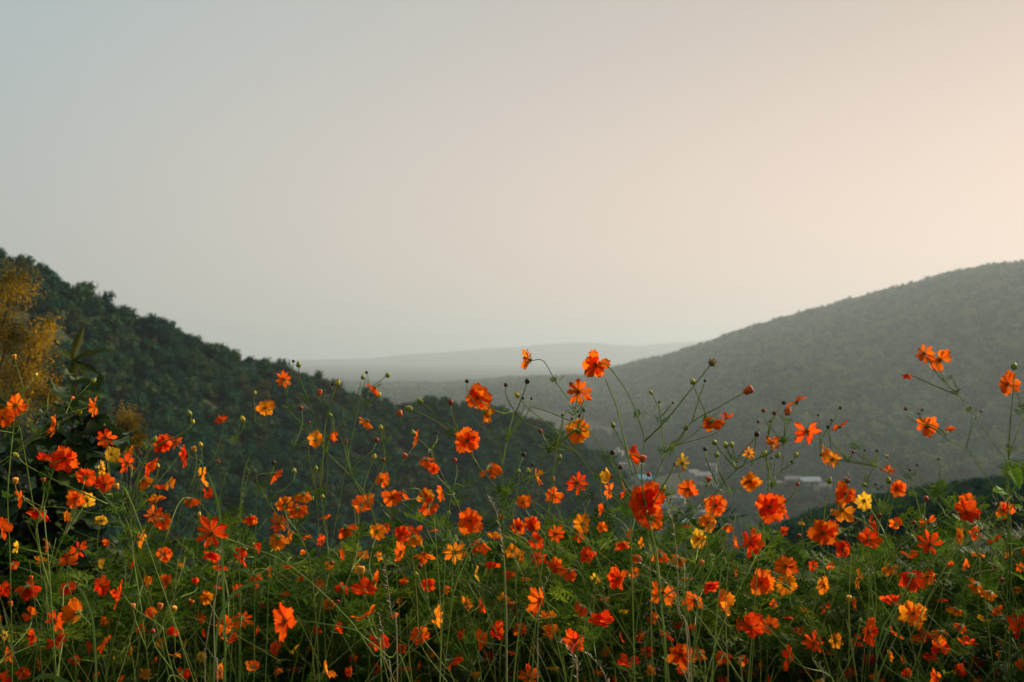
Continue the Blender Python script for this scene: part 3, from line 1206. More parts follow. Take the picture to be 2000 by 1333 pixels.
# small buds: x y height kind (g green-yellow, d dark, o opening, r red, x spent)
BUDS_T = '''
573 706 9 d  583 712 14 g  660 748 15 g  649 751 10 d  716 728 9 d  709 737 12 g  758 733 14 g  740 771 12 g  624 767 12 o  587 797 13 r  498 768 10 g  645 811 11 g
604 826 10 r  820 783 16 g  798 798 18 g  781 808 13 o  880 786 17 r  912 745 12 d  988 752 12 d  744 836 14 g  676 862 12 x  736 860 13 r  853 845 9 d  790 891 11 o
749 898 11 r  731 892 14 g  888 899 14 r  617 915 12 g  534 904 13 d  575 920 13 g  807 846 16 g
1030 745 16 d  1010 772 14 g  1021 778 9 d  1038 779 8 d  1098 811 8 d  1140 801 11 d  1131 813 9 d  1117 818 9 d  1055 842 13 r  1197 830 15 g  1271 766 11 g  1288 786 8 d
1314 787 8 d  1353 745 16 g  1377 744 9 d  1393 707 22 x  1340 835 15 g  1461 763 20 o  1491 802 12 r  1481 824 9 d  1478 848 16 d  1395 864 16 g  1417 869 16 g  1429 868 15 g
1377 877 13 d  1400 888 14 g  1495 886 13 g  1196 884 15 d  1212 913 14 d  1255 897 15 o  1267 927 14 r  1040 908 11 d  1023 888 14 d  1093 893 14 g  1032 920 15 g  1013 920 11 g
1080 936 9 o  1296 953 14 g  1317 907 9 d  1384 937 11 o
1531 787 13 d  1538 805 15 o  1512 807 13 r  1504 823 7 d  1598 811 7 d  1624 821 8 d  1617 834 11 d  1641 797 10 d  1666 883 10 r  1689 880 8 d  1713 881 10 d  1555 888 15 g
1547 903 11 d  1519 889 14 g  1507 895 8 d  1769 799 11 d  1794 808 7 d  1801 801 8 d  1916 804 8 d  1981 715 18 g  1833 897 8 d  1791 908 8 d  1777 918 9 d  1731 891 10 g
1558 946 12 r  1620 938 16 g  1654 936 18 x  1688 947 13 g  1735 938 16 g  1710 946 8 d  1808 974 16 r
370 808 16 g  377 824 11 g  474 819 15 g  392 869 13 g  379 878 12 o  302 858 15 g  427 899 14 x  308 910 12 g  31 889 14 g  85 938 10 o  30 940 13 o  389 1005 12 g  228 951 13 o
242 975 10 r  28 698 11 o  70 733 12 g  102 734 9 r  183 744 13 g  155 805 15 g  141 778 8 o
1785 1021 13 r  1717 1007 15 r  1560 1046 12 r  1908 1009 14 o  1945 1108 15 r  1957 1133 14 r  1825 1074 12 r  660 1175 10 r  704 1116 20 o  648 1100 13 r  820 1106 16 r  812 1122 14 g
610 974 11 g  630 970 11 g  690 988 11 g  745 988 10 g  876 1001 10 g  1150 1200 12 d  1390 1100 9 g  1388 1086 9 g  1370 1100 11 o  1250 1095 12 r  980 1010 12 o  1000 1185 18 o  340 1190 12 o  312 1185 14 o
298 1233 15 r  372 1178 14 o  782 1316 16 d  1285 1310 14 d  260 1185 12 o  60 1130 10 o  20 1180 11 o  1658 1170 13 o  1680 1212 12 g  1975 1305 16 g  1740 1215 12 g  1965 1225 11 g  1875 1260 12 d
'''
# stems followed in the photograph: plant, distance, then lines of points from tip to root
STEMS = {
    'a': (3.3, [[(556, 756), (566, 802), (598, 838), (605, 900), (618, 975), (628, 1120)], [(583, 715), (586, 740), (606, 790), (624, 845), (640, 900), (628, 1050)],
                [(600, 732), (628, 775), (650, 808), (652, 860)], [(660, 751), (642, 800), (634, 845), (628, 950)]]),
    'b': (3.4, [[(745, 750), (722, 768), (706, 768)], [(740, 772), (690, 810), (655, 840), (640, 870), (625, 930), (640, 1080)], [(709, 739), (702, 760), (688, 812)], [(760, 735), (735, 750), (706, 768)]]),
    'c': (3.0, [[(606, 858), (572, 875), (542, 905), (505, 960), (500, 1020)], [(632, 876), (680, 925), (718, 972), (735, 1030)], [(661, 849), (672, 872), (687, 928), (718, 985)]]),
    'd': (2.45, [[(956, 824), (975, 872), (983, 960), (984, 1090), (988, 1320)], [(959, 798), (985, 808), (1002, 806), (992, 850), (980, 915)]]),
    'e': (2.4, [[(922, 886), (938, 915), (975, 960), (1010, 1040), (1050, 1110)], [(806, 804), (850, 822), (893, 856), (925, 890)], [(826, 789), (862, 820), (892, 848), (930, 905)]]),
    'f': (2.6, [[(1050, 700), (1062, 706), (1088, 750), (1130, 805), (1155, 846), (1196, 905), (1232, 960), (1265, 1040), (1290, 1160)], ]),
    'g': (2.2, [[(1186, 714), (1224, 765), (1248, 822), (1259, 862), (1252, 895), (1240, 940), (1230, 1020), (1235, 1150)], [(1391, 712), (1350, 760), (1300, 822), (1259, 862)],
                [(1183, 742), (1206, 800), (1222, 870), (1235, 930)], [(1243, 890), (1252, 900)]]),
    'h': (2.5, [[(1010, 773), (1032, 798), (1068, 828), (1124, 882), (1172, 942), (1240, 1012), (1290, 1062), (1330, 1140)], [(1030, 747), (1022, 770), (1006, 810)],
                [(1040, 795), (1075, 806), (1140, 834), (1152, 842)], [(1002, 816), (1050, 838), (1088, 864), (1124, 882)], [(1055, 845), (1070, 868), (1090, 878), (1118, 880)], [(1123, 838), (1098, 860), (1085, 876), (1050, 900)]]),
    'i': (2.6, [[(1384, 820), (1352, 850), (1305, 880), (1297, 895), (1275, 940), (1262, 985), (1270, 1120)], [(1461, 766), (1405, 795), (1350, 826), (1318, 868), (1300, 884)],
                [(1272, 769), (1288, 800), (1292, 830), (1298, 884)], [(1288, 788), (1290, 812)], [(1314, 789), (1294, 812)], [(1377, 746), (1362, 790), (1352, 824)], [(1340, 838), (1330, 858), (1312, 875)]]),
    'j': (1.76, [[(1263, 1000), (1275, 1060), (1290, 1180), (1300, 1330)], [(1270, 1030), (1282, 1080), (1290, 1150)]]),
    'k': (2.45, [[(1561, 851), (1520, 872), (1480, 895), (1438, 918), (1392, 968), (1330, 1028), (1290, 1075), (1262, 1130), (1240, 1250)], [(1510, 880), (1498, 888), (1470, 900)],
                 [(1395, 867), (1415, 890), (1436, 915)], [(1418, 872), (1428, 895), (1438, 915)], [(1430, 871), (1436, 895), (1440, 915)], [(1478, 852), (1474, 880), (1468, 908)],
                 [(1400, 891), (1404, 920), (1420, 950)], [(1377, 880), (1382, 905), (1400, 945)], [(1463, 892), (1452, 908), (1440, 916)]]),
    'l': (2.9, [[(1552, 796), (1538, 830), (1530, 870), (1528, 910), (1508, 955), (1490, 1050), (1480, 1150)], [(1538, 810), (1532, 840), (1530, 870)], [(1531, 790), (1512, 815), (1500, 850), (1498, 900), (1510, 950)],
                [(1512, 810), (1504, 835), (1495, 890)], [(1555, 892), (1545, 908), (1528, 918)], [(1547, 906), (1535, 912), (1526, 920)]]),
    'm': (2.9, [[(1648, 842), (1680, 880), (1712, 908), (1740, 926), (1795, 950), (1838, 974), (1870, 1005), (1900, 1060), (1920, 1150)], [(1612, 893), (1660, 900), (1712, 910)], [(1636, 896), (1690, 908), (1712, 911)],
                [(1666, 886), (1690, 896), (1708, 908)]]),
    'n': (2.9, [[(1830, 716), (1850, 748), (1872, 771), (1900, 808), (1942, 868), (1966, 905), (1970, 960), (1975, 1080)], [(1816, 707), (1830, 730), (1872, 771)], [(1782, 734), (1822, 752), (1870, 772)],
                [(1860, 738), (1868, 756), (1874, 774)], [(1916, 806), (1905, 815)]]),
    'o': (2.7, [[(1983, 762), (1997, 800), (1998, 815), (1985, 850), (1973, 885), (1968, 920), (1968, 1060)], [(1981, 720), (1979, 760), (1974, 815), (1969, 890)]]),
    'p': (2.9, [[(1826, 838), (1850, 858), (1886, 878), (1905, 898), (1938, 950), (1960, 1030)], [(1850, 845), (1846, 853)], [(1902, 812), (1896, 840), (1887, 876)]]),
    'q': (3.3, [[(1738, 932), (1730, 965), (1722, 1000), (1712, 1060), (1700, 1140)], [(1732, 893), (1748, 904), (1782, 936), (1834, 985), (1848, 1010)], [(1777, 920), (1778, 940), (1790, 975), (1800, 1020)], [(1688, 950), (1705, 970), (1721, 1000)]]),
    'r': (1.78, [[(577, 1213), (620, 1217), (690, 1230), (712, 1246), (760, 1285), (800, 1330)]]),
    's': (3.0, [[(30, 806), (26, 840), (20, 900), (15, 980), (20, 1100)], [(70, 735), (45, 770), (20, 820), (8, 860)], [(102, 737), (94, 775), (92, 800), (85, 815)], [(183, 747), (150, 775), (110, 810), (70, 850), (0, 915)]]),
    't': (2.9, [[(176, 795), (140, 806), (110, 815), (70, 845), (20, 890), (-30, 930), (-60, 1010)], [(108, 843), (88, 852), (62, 862), (28, 890)], [(155, 807), (120, 825), (66, 858)], [(141, 780), (132, 800), (128, 808)]]),
    'u': (2.4, [[(108, 905), (100, 930), (92, 970), (86, 1000), (95, 1100), (105, 1250)], [(95, 900), (106, 912), (100, 930)], [(31, 891), (50, 908), (100, 935), (155, 960), (210, 985)]]),
    'v': (2.5, [[(95, 990), (130, 993), (185, 1003), (235, 1000), (258, 985)], [(57, 978), (90, 1000), (70, 1040), (100, 1160)]]),
    'w': (2.6, [[(276, 918), (262, 950), (254, 985), (257, 1040), (262, 1100), (276, 1190), (284, 1260), (290, 1330)], [(258, 915), (254, 950), (253, 990)], [(272, 942), (260, 965), (256, 985)], [(296, 870), (270, 935), (256, 985)]]),
    'x': (2.05, [[(430, 1043), (468, 1062), (545, 1092), (610, 1140), (672, 1200), (695, 1228), (730, 1280), (770, 1330)]]),
}

COLORS = {'R': (0.98, 0.042, 0.007), 'O': (0.98, 0.100, 0.008), 'A': (0.98, 0.220, 0.010), 'Y': (0.97, 0.450, 0.030)}
DIRS = {'F': Vector((0, -1, 0)), 'B': Vector((0, 1, 0)), 'L': Vector((-1, 0, 0)), 'R': Vector((1, 0, 0)), 'U': Vector((0, 0, 1)), 'D': Vector((0, 0, -1))}


class Bloom:
    pass


class Plant:
    def __init__(self, d):
        self.d = d
        self.blooms, self.buds, self.lines, self.nodes = [], [], [], []
        self.known = False


blooms = []
for ln in BLOOMS_T.split('\n'):
    t = ln.split()
    if not t:
        continue
    b = Bloom()
    b.x, b.y, b.s, b.c, b.f, b.form, b.key = float(t[0]), float(t[1]), float(t[2]), t[3], t[4], t[5], t[6]
    b.d = max(1.76, min(4.3, 1.76 + (122.0 / b.s - 1.76) * 0.85 + RNG.uniform(-0.12, 0.12)))
    n = sum((DIRS[c] * (0.75 if i else 1.0) for i, c in enumerate(b.f)), Vector())
    if len(b.f) == 1:
        if b.f in 'LR':
            n += Vector((0, -0.35, RNG.uniform(-0.1, 0.3)))
        if b.f == 'U':
            n += Vector((0, -0.32, 0))
        if b.f == 'D':
            n += Vector((0, RNG.choice((-0.5, 0.5)), 0))
    n += Vector((RNG.uniform(-.22, .22), RNG.uniform(-.15, .15), RNG.uniform(-.15, .22)))
    b.n = n.normalized()
    blooms.append(b)
buds = []
toks = BUDS_T.split()
for i in range(0, len(toks), 4):
    b = Bloom()
    b.x, b.y, b.h, b.k = float(toks[i]), float(toks[i + 1]), float(toks[i + 2]), toks[i + 3]
    b.used = False
    buds.append(b)

# smaller blooms half sunk in the leaves, filling the lower meadow
rx = random.Random(77)
tries = 0
while tries < 4000 and len(blooms) < 430:
    tries += 1
    x, y = rx.uniform(-60, 2060), rx.uniform(1010, 1345)
    if x < 380 and rx.random() < 0.5:
        continue
    sz = rx.uniform(17, 31)
    if any(math.hypot(o.x - x, o.y - y) < 0.55 * (o.s + sz) + 6 for o in blooms):
        continue
    b = Bloom()
    b.x, b.y, b.s, b.key = x, y, sz, '-'
    b.c = rx.choice('RROOOOAAY')
    b.f = rx.choice(['F', 'FU', 'U', 'D', 'L', 'R', 'DB', 'FL', 'FR', 'UL', 'B'])
    b.form = rx.choice('nnnwsfc')
    b.d = max(2.2, min(4.4, 1.76 + (122.0 / sz - 1.76) * 0.85)) - rx.uniform(0, 0.7)
    n = sum((DIRS[c] for c in b.f), Vector()) + Vector((rx.uniform(-.3, .3), rx.uniform(-.4, .1), rx.uniform(-.2, .3)))
    b.n = n.normalized()
    blooms.append(b)

plants = []
by_key = {}
for k, (d, lines) in STEMS.items():
    p = Plant(d)
    p.known = True
    by_key[k] = p
    plants.append(p)
loose = []
for b in blooms:
    if b.key in by_key:
        p = by_key[b.key]
        b.d = p.d + RNG.uniform(-0.04, 0.04) + (0.14 if b.f == 'B' else 0)
        p.blooms.append(b)
    else:
        loose.append(b)
# neighbouring blooms at like distance grow on one plant
loose.sort(key=lambda b: (b.x // 90, b.y))
open_plants = []
for b in loose:
    best = None
    for p in open_plants:
        if len(p.blooms) >= 4:
            continue
        q = [(abs(b.x - o.x) + 0.6 * abs(b.y - o.y) + 45 * abs(b.d - o.d)) for o in p.blooms]
        if max(q) < 150 and min(q) < 85 and (best is None or min(q) < best[0]):
            best = (min(q), p)
    if best:
        p = best[1]
    else:
        p = Plant(b.d)
        open_plants.append(p)
        plants.append(p)
    p.blooms.append(b)
for p in open_plants:
    p.d = sum(b.d for b in p.blooms) / len(p.blooms)
    for b in p.blooms:
        b.d = p.d + max(-0.22, min(0.22, b.d - p.d))

for b in blooms:
    b.pos = at(b.x, b.y, b.d)
    b.size = 1.18 * b.s * b.d / F_PX


def nearest_on(p, tip, want=0.16):
    """Where on the plant's stems a new stalk for tip should leave."""
    best = None
    for ln in p.lines:
        for i, q in enumerate(ln['pts'][1:-1], 1):
            dz = tip.z - q.z
            if dz < 0.03:
                continue
            dd = (tip - q).length
            cost = abs(dd - want) + 1.2 * max(0, abs(tip.x - q.x) - 0.9 * dz) + 0.3 * dd
            if best is None or cost < best[0]:
                best = (cost, q, (ln['pts'][i - 1] - ln['pts'][i + 1]).normalized())
    return best


def add_line(p, pts, r_tip, r_root, kind):
    p.lines.append({'pts': pts, 'r0': r_tip, 'r1': r_root, 'kind': kind})


def stalk(p, tip, arrive, r_tip=0.0009, want=0.16):
    """A curved stalk from a plant stem to tip. Points run tip -> root like every line."""
    hit = nearest_on(p, tip, want)
    if hit is None:
        ln = p.lines[0]['pts']
        q, d = ln[len(ln) // 2], Vector((0, 0, 1))
    else:
        q, d = hit[1], hit[2]
    L = (tip - q).length
    d = (d + Vector((0, 0, 0.5)) + (tip - q).normalized()).normalized()
    c1 = q + d * L * 0.30
    c2 = tip - arrive * min(L * 0.35, 0.07)
    pts = []
    N = 9
    for i in range(N + 1):
        t = 1 - i / N
        pts.append(q * (1 - t) ** 3 + c1 * 3 * t * (1 - t) ** 2 + c2 * 3 * t * t * (1 - t) + tip * t ** 3)
    add_line(p, pts, r_tip + 0.0002, 0.0016, 'branch')
    p.nodes.append((q, d, 0.045))


def back_of(b):
    return b.pos - b.n * b.size * 0.075


def root_line(p, pts, dx=None):
    """Lengthen a line down to the ground."""
    last = pts[-1]
    d = (pts[-1] - pts[-2])
    dx = d.x / max(abs(d.z), 0.05) * last.z * 0.35 if dx is None else dx
    dx = max(-0.35, min(0.35, dx))
    pts = pts + [Vector((last.x + dx * 0.6, last.y + 0.03, last.z * 0.5)), Vector((last.x + dx, last.y + 0.06, 0.0))]
    return pts


for k, (d, lines) in STEMS.items():
    p = by_key[k]
    for li, pl in enumerate(lines):
        ph = RNG.uniform(0, 6.28)
        pts = [at(x, y, d + 0.03 * math.sin(i * 1.3 + ph)) for i, (x, y) in enumerate(pl)]
        x0, y0 = pl[0]
        tipb = None
        for b in p.blooms:
            if not getattr(b, 'stalked', False) and math.hypot(b.x - x0, b.y - y0) < 0.75 * b.s + 6:
                if tipb is None or math.hypot(b.x - x0, b.y - y0) < math.hypot(tipb.x - x0, tipb.y - y0):
                    tipb = b
        if tipb is not None:
            tipb.stalked = True
            pts = [back_of(tipb)] + pts[1:] if (pts[0] - back_of(tipb)).length < 0.02 else [back_of(tipb)] + pts
        else:
            for u in buds:
                if not u.used and math.hypot(u.x - x0, u.y - y0) < 13:
                    u.used = True
                    u.pos = at(u.x, u.y, d)
                    u.dir = (pts[0] - pts[1]).normalized()
                    u.d = d
                    pts[0] = u.pos - u.dir * (u.h * d / F_PX * 0.5)
                    p.buds.append(u)
                    break
        if li == 0:
            pts = root_line(p, pts)
            add_line(p, catmull(pts, 4), 0.0010, 0.0014, 'stem')
        else:
            add_line(p, catmull(pts, 4), 0.0011, 0.0017, 'branch')
        if len(pl) > 3 or li == 0:
            for j in range(2, len(pts) - 1):
                p.nodes.append((pts[j], (pts[j - 1] - pts[j]).normalized(), 0.05 + 0.012 * j))
    for b in p.blooms:
        if not getattr(b, 'stalked', False):
            stalk(p, back_of(b), (b.n * 0.8 + Vector((0, 0, 0.5))).normalized())

for p in open_plants:
    mx = sum(b.x for b in p.blooms) / len(p.blooms)
    my = max(b.y for b in p.blooms)
    top = min(p.blooms, key=lambda b: b.y)
    lean = RNG.choice((-1, 1)) * RNG.uniform(15, 95)
    node_ = at(mx + lean, my + RNG.uniform(50, 130), p.d + RNG.uniform(-0.03, 0.08))
    low = Vector((node_.x + lean / F_PX * p.d * RNG.uniform(0.3, 1.6), node_.y + 0.05, max(0.25, node_.z * 0.55)))
    base = Vector((low.x + RNG.uniform(-0.06, 0.06), low.y + RNG.uniform(-0.05, 0.08), 0.0))
    tb = back_of(top)
    neck = tb - (top.n * 0.7 + Vector((0, 0, 0.7))).normalized() * 0.045
    mid = neck.lerp(node_, 0.55) + Vector((RNG.uniform(-.02, .02), RNG.uniform(-.02, .02), 0.01))
    pts = [tb, neck, mid, node_, low, base]
    add_line(p, catmull(pts, 5), 0.0010, 0.0014, 'stem')
    top.stalked = True
    p.nodes += [(mid, (neck - mid).normalized(), 0.05), (node_, (mid - node_).normalized(), 0.10), (node_.lerp(low, 0.4), Vector((0, 0, 1)), 0.13),
                (node_.lerp(low, 0.75), Vector((0, 0, 1)), 0.15), (low, Vector((0, 0, 1)), 0.16)]
    for b in p.blooms:
        if b is not top:
            stalk(p, back_of(b), (b.n * 0.8 + Vector((0, 0, 0.5))).normalized())

for u in buds:
    if u.used:
        continue
    best = None
    for p in plants:
        pos = at(u.x, u.y, p.d)
        hit = nearest_on(p, pos, 0.10)
        if hit and (best is None or hit[0] < best[0]):
            best = (hit[0], p, pos)
    _, p, pos = best
    u.pos, u.d, u.used = pos, p.d, True
    u.dir = Vector((RNG.uniform(-.4, .4), RNG.uniform(-.3, .3), 1)).normalized()
    p.buds.append(u)
    stalk(p, pos - u.dir * (u.h * p.d / F_PX * 0.45), u.dir, 0.0008, 0.10)

# ------------------------------------------------------------------ labels for the flowering plants
CW = {'R': 'scarlet', 'O': 'orange', 'A': 'amber', 'Y': 'yellow'}
NUM = {1: 'one', 2: 'two', 3: 'three', 4: 'four', 5: 'five'}


def pose_words(b):
    v = b.n
    if v.y < -0.7:
        return 'open'
    if v.z > 0.55:
        return 'upturned'
    if v.z < -0.5:
        return 'nodding'
    if v.y > 0.6:
        return 'turned-away'
    return 'sideways'


FORM = {'w': 'broad-petalled', 'n': '', 's': 'star-shaped', 'f': 'ragged', 'c': 'cupped'}
MARKS = [(1258, 980, 'biggest scarlet bloom'), (560, 1213, 'big lone scarlet bloom'), (60, 660, 'golden shrub'), (150, 700, 'leafy rosette'), (1965, 945, 'lime heart-shaped leaves'),
         (413, 1041, 'eight-rayed scarlet star'), (1464, 1060, 'big tilted scarlet bloom'), (746, 1110, 'drooping pale seed head'), (1820, 697, 'twin orange stars'),
         (938, 790, 'stacked pair of orange blooms'), (1580, 943, 'white-roofed shed'), (127, 896, 'scarlet bloom by the dark shrub'), (1608, 1041, 'round orange bloom'),
         (1783, 1198, 'large amber bloom'), (1165, 713, 'highest orange bloom'), (713, 1156, 'upturned scarlet bloom'), (1320, 1250, 'tall dry stalk'), (284, 908, 'cupped scarlet bloom'), (1402, 1177, 'amber half-moon bloom')]


def describe(p):
    bs = sorted(p.blooms, key=lambda b: -b.s)
    m = bs[0]
    first = ' '.join(w for w in (FORM[m.form], pose_words(m), CW[m.c]) if w)
    t = f'cosmos with {first} bloom' if len(bs) == 1 else f'cosmos with {NUM[min(len(bs), 5)]} blooms, largest {first}'
    c = [(math.hypot(mk[0] - m.x, mk[1] - m.y), mk) for mk in MARKS if math.hypot(mk[0] - m.x, mk[1] - m.y) > 22]
    dist, mk = min(c)
    dx, dy = m.x - mk[0], m.y - mk[1]
    how = 'just ' if dist < 75 else ''
    if abs(dx) < 0.45 * abs(dy):
        rel = how + ('above' if dy < 0 else 'below')
    elif abs(dy) < 0.45 * abs(dx):
        rel = how + ('left of' if dx < 0 else 'right of')
    else:
        rel = how + ('above and ' if dy < 0 else 'below and ') + ('left of' if dx < 0 else 'right of')
    return t, rel + ' ' + mk[2], m


def trim(s, n=16):
    return ' '.join(s.split()[:n])


named = {}
for p in plants:
    t, where, m = describe(p)
    p.main = m
    p.label = t + ', ' + where
    if len(p.label.split()) > 14:
        p.label = p.label.replace(' blooms, largest', ' blooms,')
    named.setdefault(p.label, []).append(p)
for lab, ps in named.items():
    if len(ps) > 1:
        ps.sort(key=lambda p: p.main.y)
        words = ['upper', 'lower'] if len(ps) == 2 else ['highest', 'middle', 'lowest', 'bottommost']
        for w, p in zip(words, ps):
            p.label = lab.replace('cosmos with', w + ' cosmos with')

for k, lab in {'j': 'cosmos with the biggest scarlet bloom, an orange bloom peeking out below it', 'r': 'cosmos with big lone scarlet bloom on a long side stalk low in the meadow',
               'x': 'cosmos with eight-rayed scarlet star on a long slanting stem', 'd': 'cosmos with stacked pair of orange blooms on a tall straight stem',
               'g': 'cosmos bearing the highest orange bloom above a forked stem', 'n': 'cosmos with twin orange stars high against the far hill',
               'u': 'cosmos with large open scarlet bloom by the dark shrub', 'w': 'cosmos with cupped scarlet bloom above amber one on a stout double stem'}.items():
    by_key[k].label = lab

# blooms stand clear of the leaves in front of them
def covers(p, rad):
    x = 1000 + p.x / p.y * F_PX
    y = HORIZON - (p.z - CAM_Z) / p.y * F_PX
    rp = rad / p.y * F_PX
    for b in blooms:
        if b.d > p.y - 0.02 and abs(b.x - x) < 90 and (b.x - x) ** 2 + (b.y - y) ** 2 < (0.45 * b.s + rp) ** 2:
            return True
    return False


# ------------------------------------------------------------------ build the plants
for p in plants:
    base = p.lines[0]['pts'][-1].copy()
    base.z = 0.0
    root = thing('cosmos_plant', base, trim(p.label), 'flower', 'orange cosmos plants')
    for ln in p.lines:
        pts = [q - base for q in ln['pts']]
        n_ = ln['kind']
        link(n_, new_mesh(n_, *tube_geo(pts, ln['r0'], ln['r1'], 5), [M_STEM]), root)
    for b in p.blooms:
        s = b.size
        spin = RNG.uniform(0, 6.28)
        M = Matrix.Translation(b.pos - base) @ z_to(b.n, spin) @ Matrix.Diagonal((s, s, s, 1))
        head = link('flower_head', HEAD, root, M)
        fl = link('florets', FLORETS, head)
        col = COLORS[b.c]
        code = {'w': 'w', 'n': 'n', 's': 's', 'f': 'n', 'c': 'w'}[b.form]
        cup = {'w': 0.16, 'n': 0.20, 's': 0.10, 'f': 0.30, 'c': 0.75}[b.form] + RNG.uniform(-0.08, 0.12)
        if b.f.startswith('D'):
            cup += 0.25
        if b.f in ('L', 'R') or b.f == 'U':
            cup += 0.10
        cnt = 8 if b.form != 'c' else 7
        rows = [(0.0, 1.0, 0)]
        if b.form == 'w' or (b.form == 'n' and RNG.random() < 0.35):
            rows.append((0.5, 0.66, 1))
        gone = set()
        if b.form == 'f':
            gone = set(RNG.sample(range(8), 2))
        elif RNG.random() < 0.25:
            gone = {RNG.randrange(8)}
        jit = RNG.uniform(0.86, 1.06)
        for off, sc_, row in rows:
            num = cnt if row == 0 else 5
            for k in range(num):
                if row == 0 and k in gone:
                    continue
                a = 2 * math.pi * (k + off) / num + RNG.uniform(-.12, .12)
                c_ = cup + row * 0.22 + RNG.uniform(-.22, .26)
                ps_ = sc_ * RNG.uniform(0.80, 1.10)
                Mp = Matrix.Rotation(a, 4, 'Z') @ Matrix.Translation((0, 0, 0.012 * row + 0.004 * (k % 2))) @ Matrix.Rotation(c_, 4, 'X') @ \
                    Matrix.Rotation(RNG.uniform(-.3, .3), 4, 'Y') @ Matrix.Diagonal((ps_ * RNG.uniform(0.9, 1.1), ps_, ps_, 1))
                pe = link('petal', RNG.choice(PETALS[code]), head, Mp)
                v = jit * RNG.uniform(0.88, 1.05) * (0.6 if RNG.random() < 0.05 else 1.0)
                g = RNG.uniform(0.85, 1.2)
                pe.color = (min(1, col[0] * v), col[1] * v * g, col[2] * v, 1)
    for u in p.buds:
        h = u.h * u.d / F_PX * (0.68 if u.k in 'dr' else 0.95)
        M = Matrix.Translation(u.pos - u.dir * h * 0.5 - base) @ z_to(u.dir, RNG.uniform(0, 6.28)) @ Matrix.Diagonal((h, h, h, 1))
        o = link('bud', BUDS['d' if u.k == 'r' else u.k], root, M)
        c = RNG.choice(BUD_COLOR[u.k])
        o.color = (*c, 1)
    for q, d, size in p.nodes:
        py = HORIZON - (q.z - CAM_Z) / q.y * F_PX
        if py < 960:
            size, k = 0.028, (3 if RNG.random() < 0.5 else 0)
        elif py < 1060:
            size, k = 0.048, (3 if RNG.random() < 0.7 else 2)
        else:
            size, k = max(size, 0.085), 3
        a0 = RNG.uniform(0, 6.28)
        for i in range(k):
            a = a0 + i * 2 * math.pi / k + RNG.uniform(-.3, .3)
            out = Vector((math.cos(a), math.sin(a), RNG.uniform(0.35, 1.3)))
            out = (out + d * 0.6).normalized()
            up = d.cross(out).cross(out)
            if up.z < 0:
                up = -up
            side = out.cross(up).normalized()
            R = Matrix((side, out, side.cross(out))).transposed().to_4x4()
            s = size * RNG.uniform(0.7, 1.25)
            if covers(q + out * s * 0.55, s * 0.45):
                continue
            link('leaf', RNG.choice(FRONDS), root, Matrix.Translation(q - base) @ R @ Matrix.Diagonal((s, s, s, 1)))

# ------------------------------------------------------------------ dense undergrowth
TOP_Y = [(-600, 1060), (0, 1090), (150, 1120), (300, 1100), (450, 1090), (600, 1080), (700, 1070), (850, 1075), (1000, 1055), (1150, 1045), (1250, 1020), (1350, 1045), (1420, 1090),
         (1560, 1105), (1680, 1085), (1780, 1050), (1900, 1035), (2000, 1020), (2600, 1000)]


def merged(name, items, mats):
    """Join (geometry list index, matrix) placements of FROND_GEO into one mesh with numpy."""
    gv = [np.array([tuple(v) for v in g[0]]) for g in FROND_GEO]
    gf = [np.array(g[1]) for g in FROND_GEO]
    V, Fc, k = [], [], 0
    for gi, M in items:
        m = np.array(M)
        V.append(gv[gi] @ m[:3, :3].T + m[:3, 3])
        Fc.append(gf[gi] + k)
        k += len(gv[gi])
    V = np.concatenate(V); Fc = np.concatenate(Fc)
    me = bpy.data.meshes.new(name)
    me.vertices.add(len(V)); me.vertices.foreach_set('co', V.ravel())
    me.loops.add(Fc.size); me.loops.foreach_set('vertex_index', Fc.ravel().astype(np.int32))
    me.polygons.add(len(Fc))
    me.polygons.foreach_set('loop_start', np.arange(0, Fc.size, 4, dtype=np.int32))
    me.update(calc_edges=True)
    for m in mats:
        me.materials.append(m)
    return me


r_ = random.Random(21)
items = []
while len(items) < 17000:
    x = r_.uniform(-420, 2420)
    d = 5.5 - 3.55 * r_.random() if len(items) < 11500 else r_.uniform(1.85, 3.0)
    top = CAM_Z - (interp(TOP_Y, x) + 26 + r_.gauss(0, 34) + 105 * noise.noise(Vector((x * 0.011, d * 1.1, 8.8))) - HORIZON) / F_PX * d
    clump = noise.noise(Vector((x * d / F_PX * 3.0, d * 2.2, 0.5)))
    top -= max(0, -clump) * 0.22
    if top < 0.1:
        continue
    z = top * (1 - r_.random() * 0.85)
    if noise.noise(Vector((x * d / F_PX * 6.5, d * 3.0, z * 6.5))) < -0.12 + (0.22 if x < 380 else 0.0):
        continue
    # leave open what the view never reaches: far below the lower edge of the frame
    if HORIZON + (CAM_Z - z) / d * F_PX > 1480:
        continue
    p = Vector(((x - 1000) / F_PX * d, d, z))
    a = r_.uniform(0, 6.28)
    e = r_.uniform(-0.2, 1.0)
    out = Vector((math.cos(a) * math.cos(e), math.sin(a) * math.cos(e), math.sin(e)))
    side = out.cross(Vector((0, 0, 1))).normalized()
    R = Matrix((side, out, side.cross(out))).transposed().to_4x4()
    s = r_.uniform(0.09, 0.21)
    if d < 4.4 and covers(p + out * s * 0.5, s * 0.42):
        continue
    items.append((r_.randrange(5), Matrix.Translation(p) @ R @ Matrix.Rotation(r_.uniform(-.6, .6), 4, 'Y') @ Matrix.Diagonal((s, s, s, 1))))
under = link('undergrowth', merged('undergrowth', items, [M_UNDER]))
under['kind'] = 'stuff'
under['label'] = 'dense feathery green leaves below the orange blooms'
under['category'] = 'undergrowth'

# thin leafless stems and grass criss-crossing the undergrowth
verts, faces = [], []


def put(v, f):
    k = len(verts)
    verts.extend(v)
    faces.extend(tuple(i + k for i in ff) for ff in f)


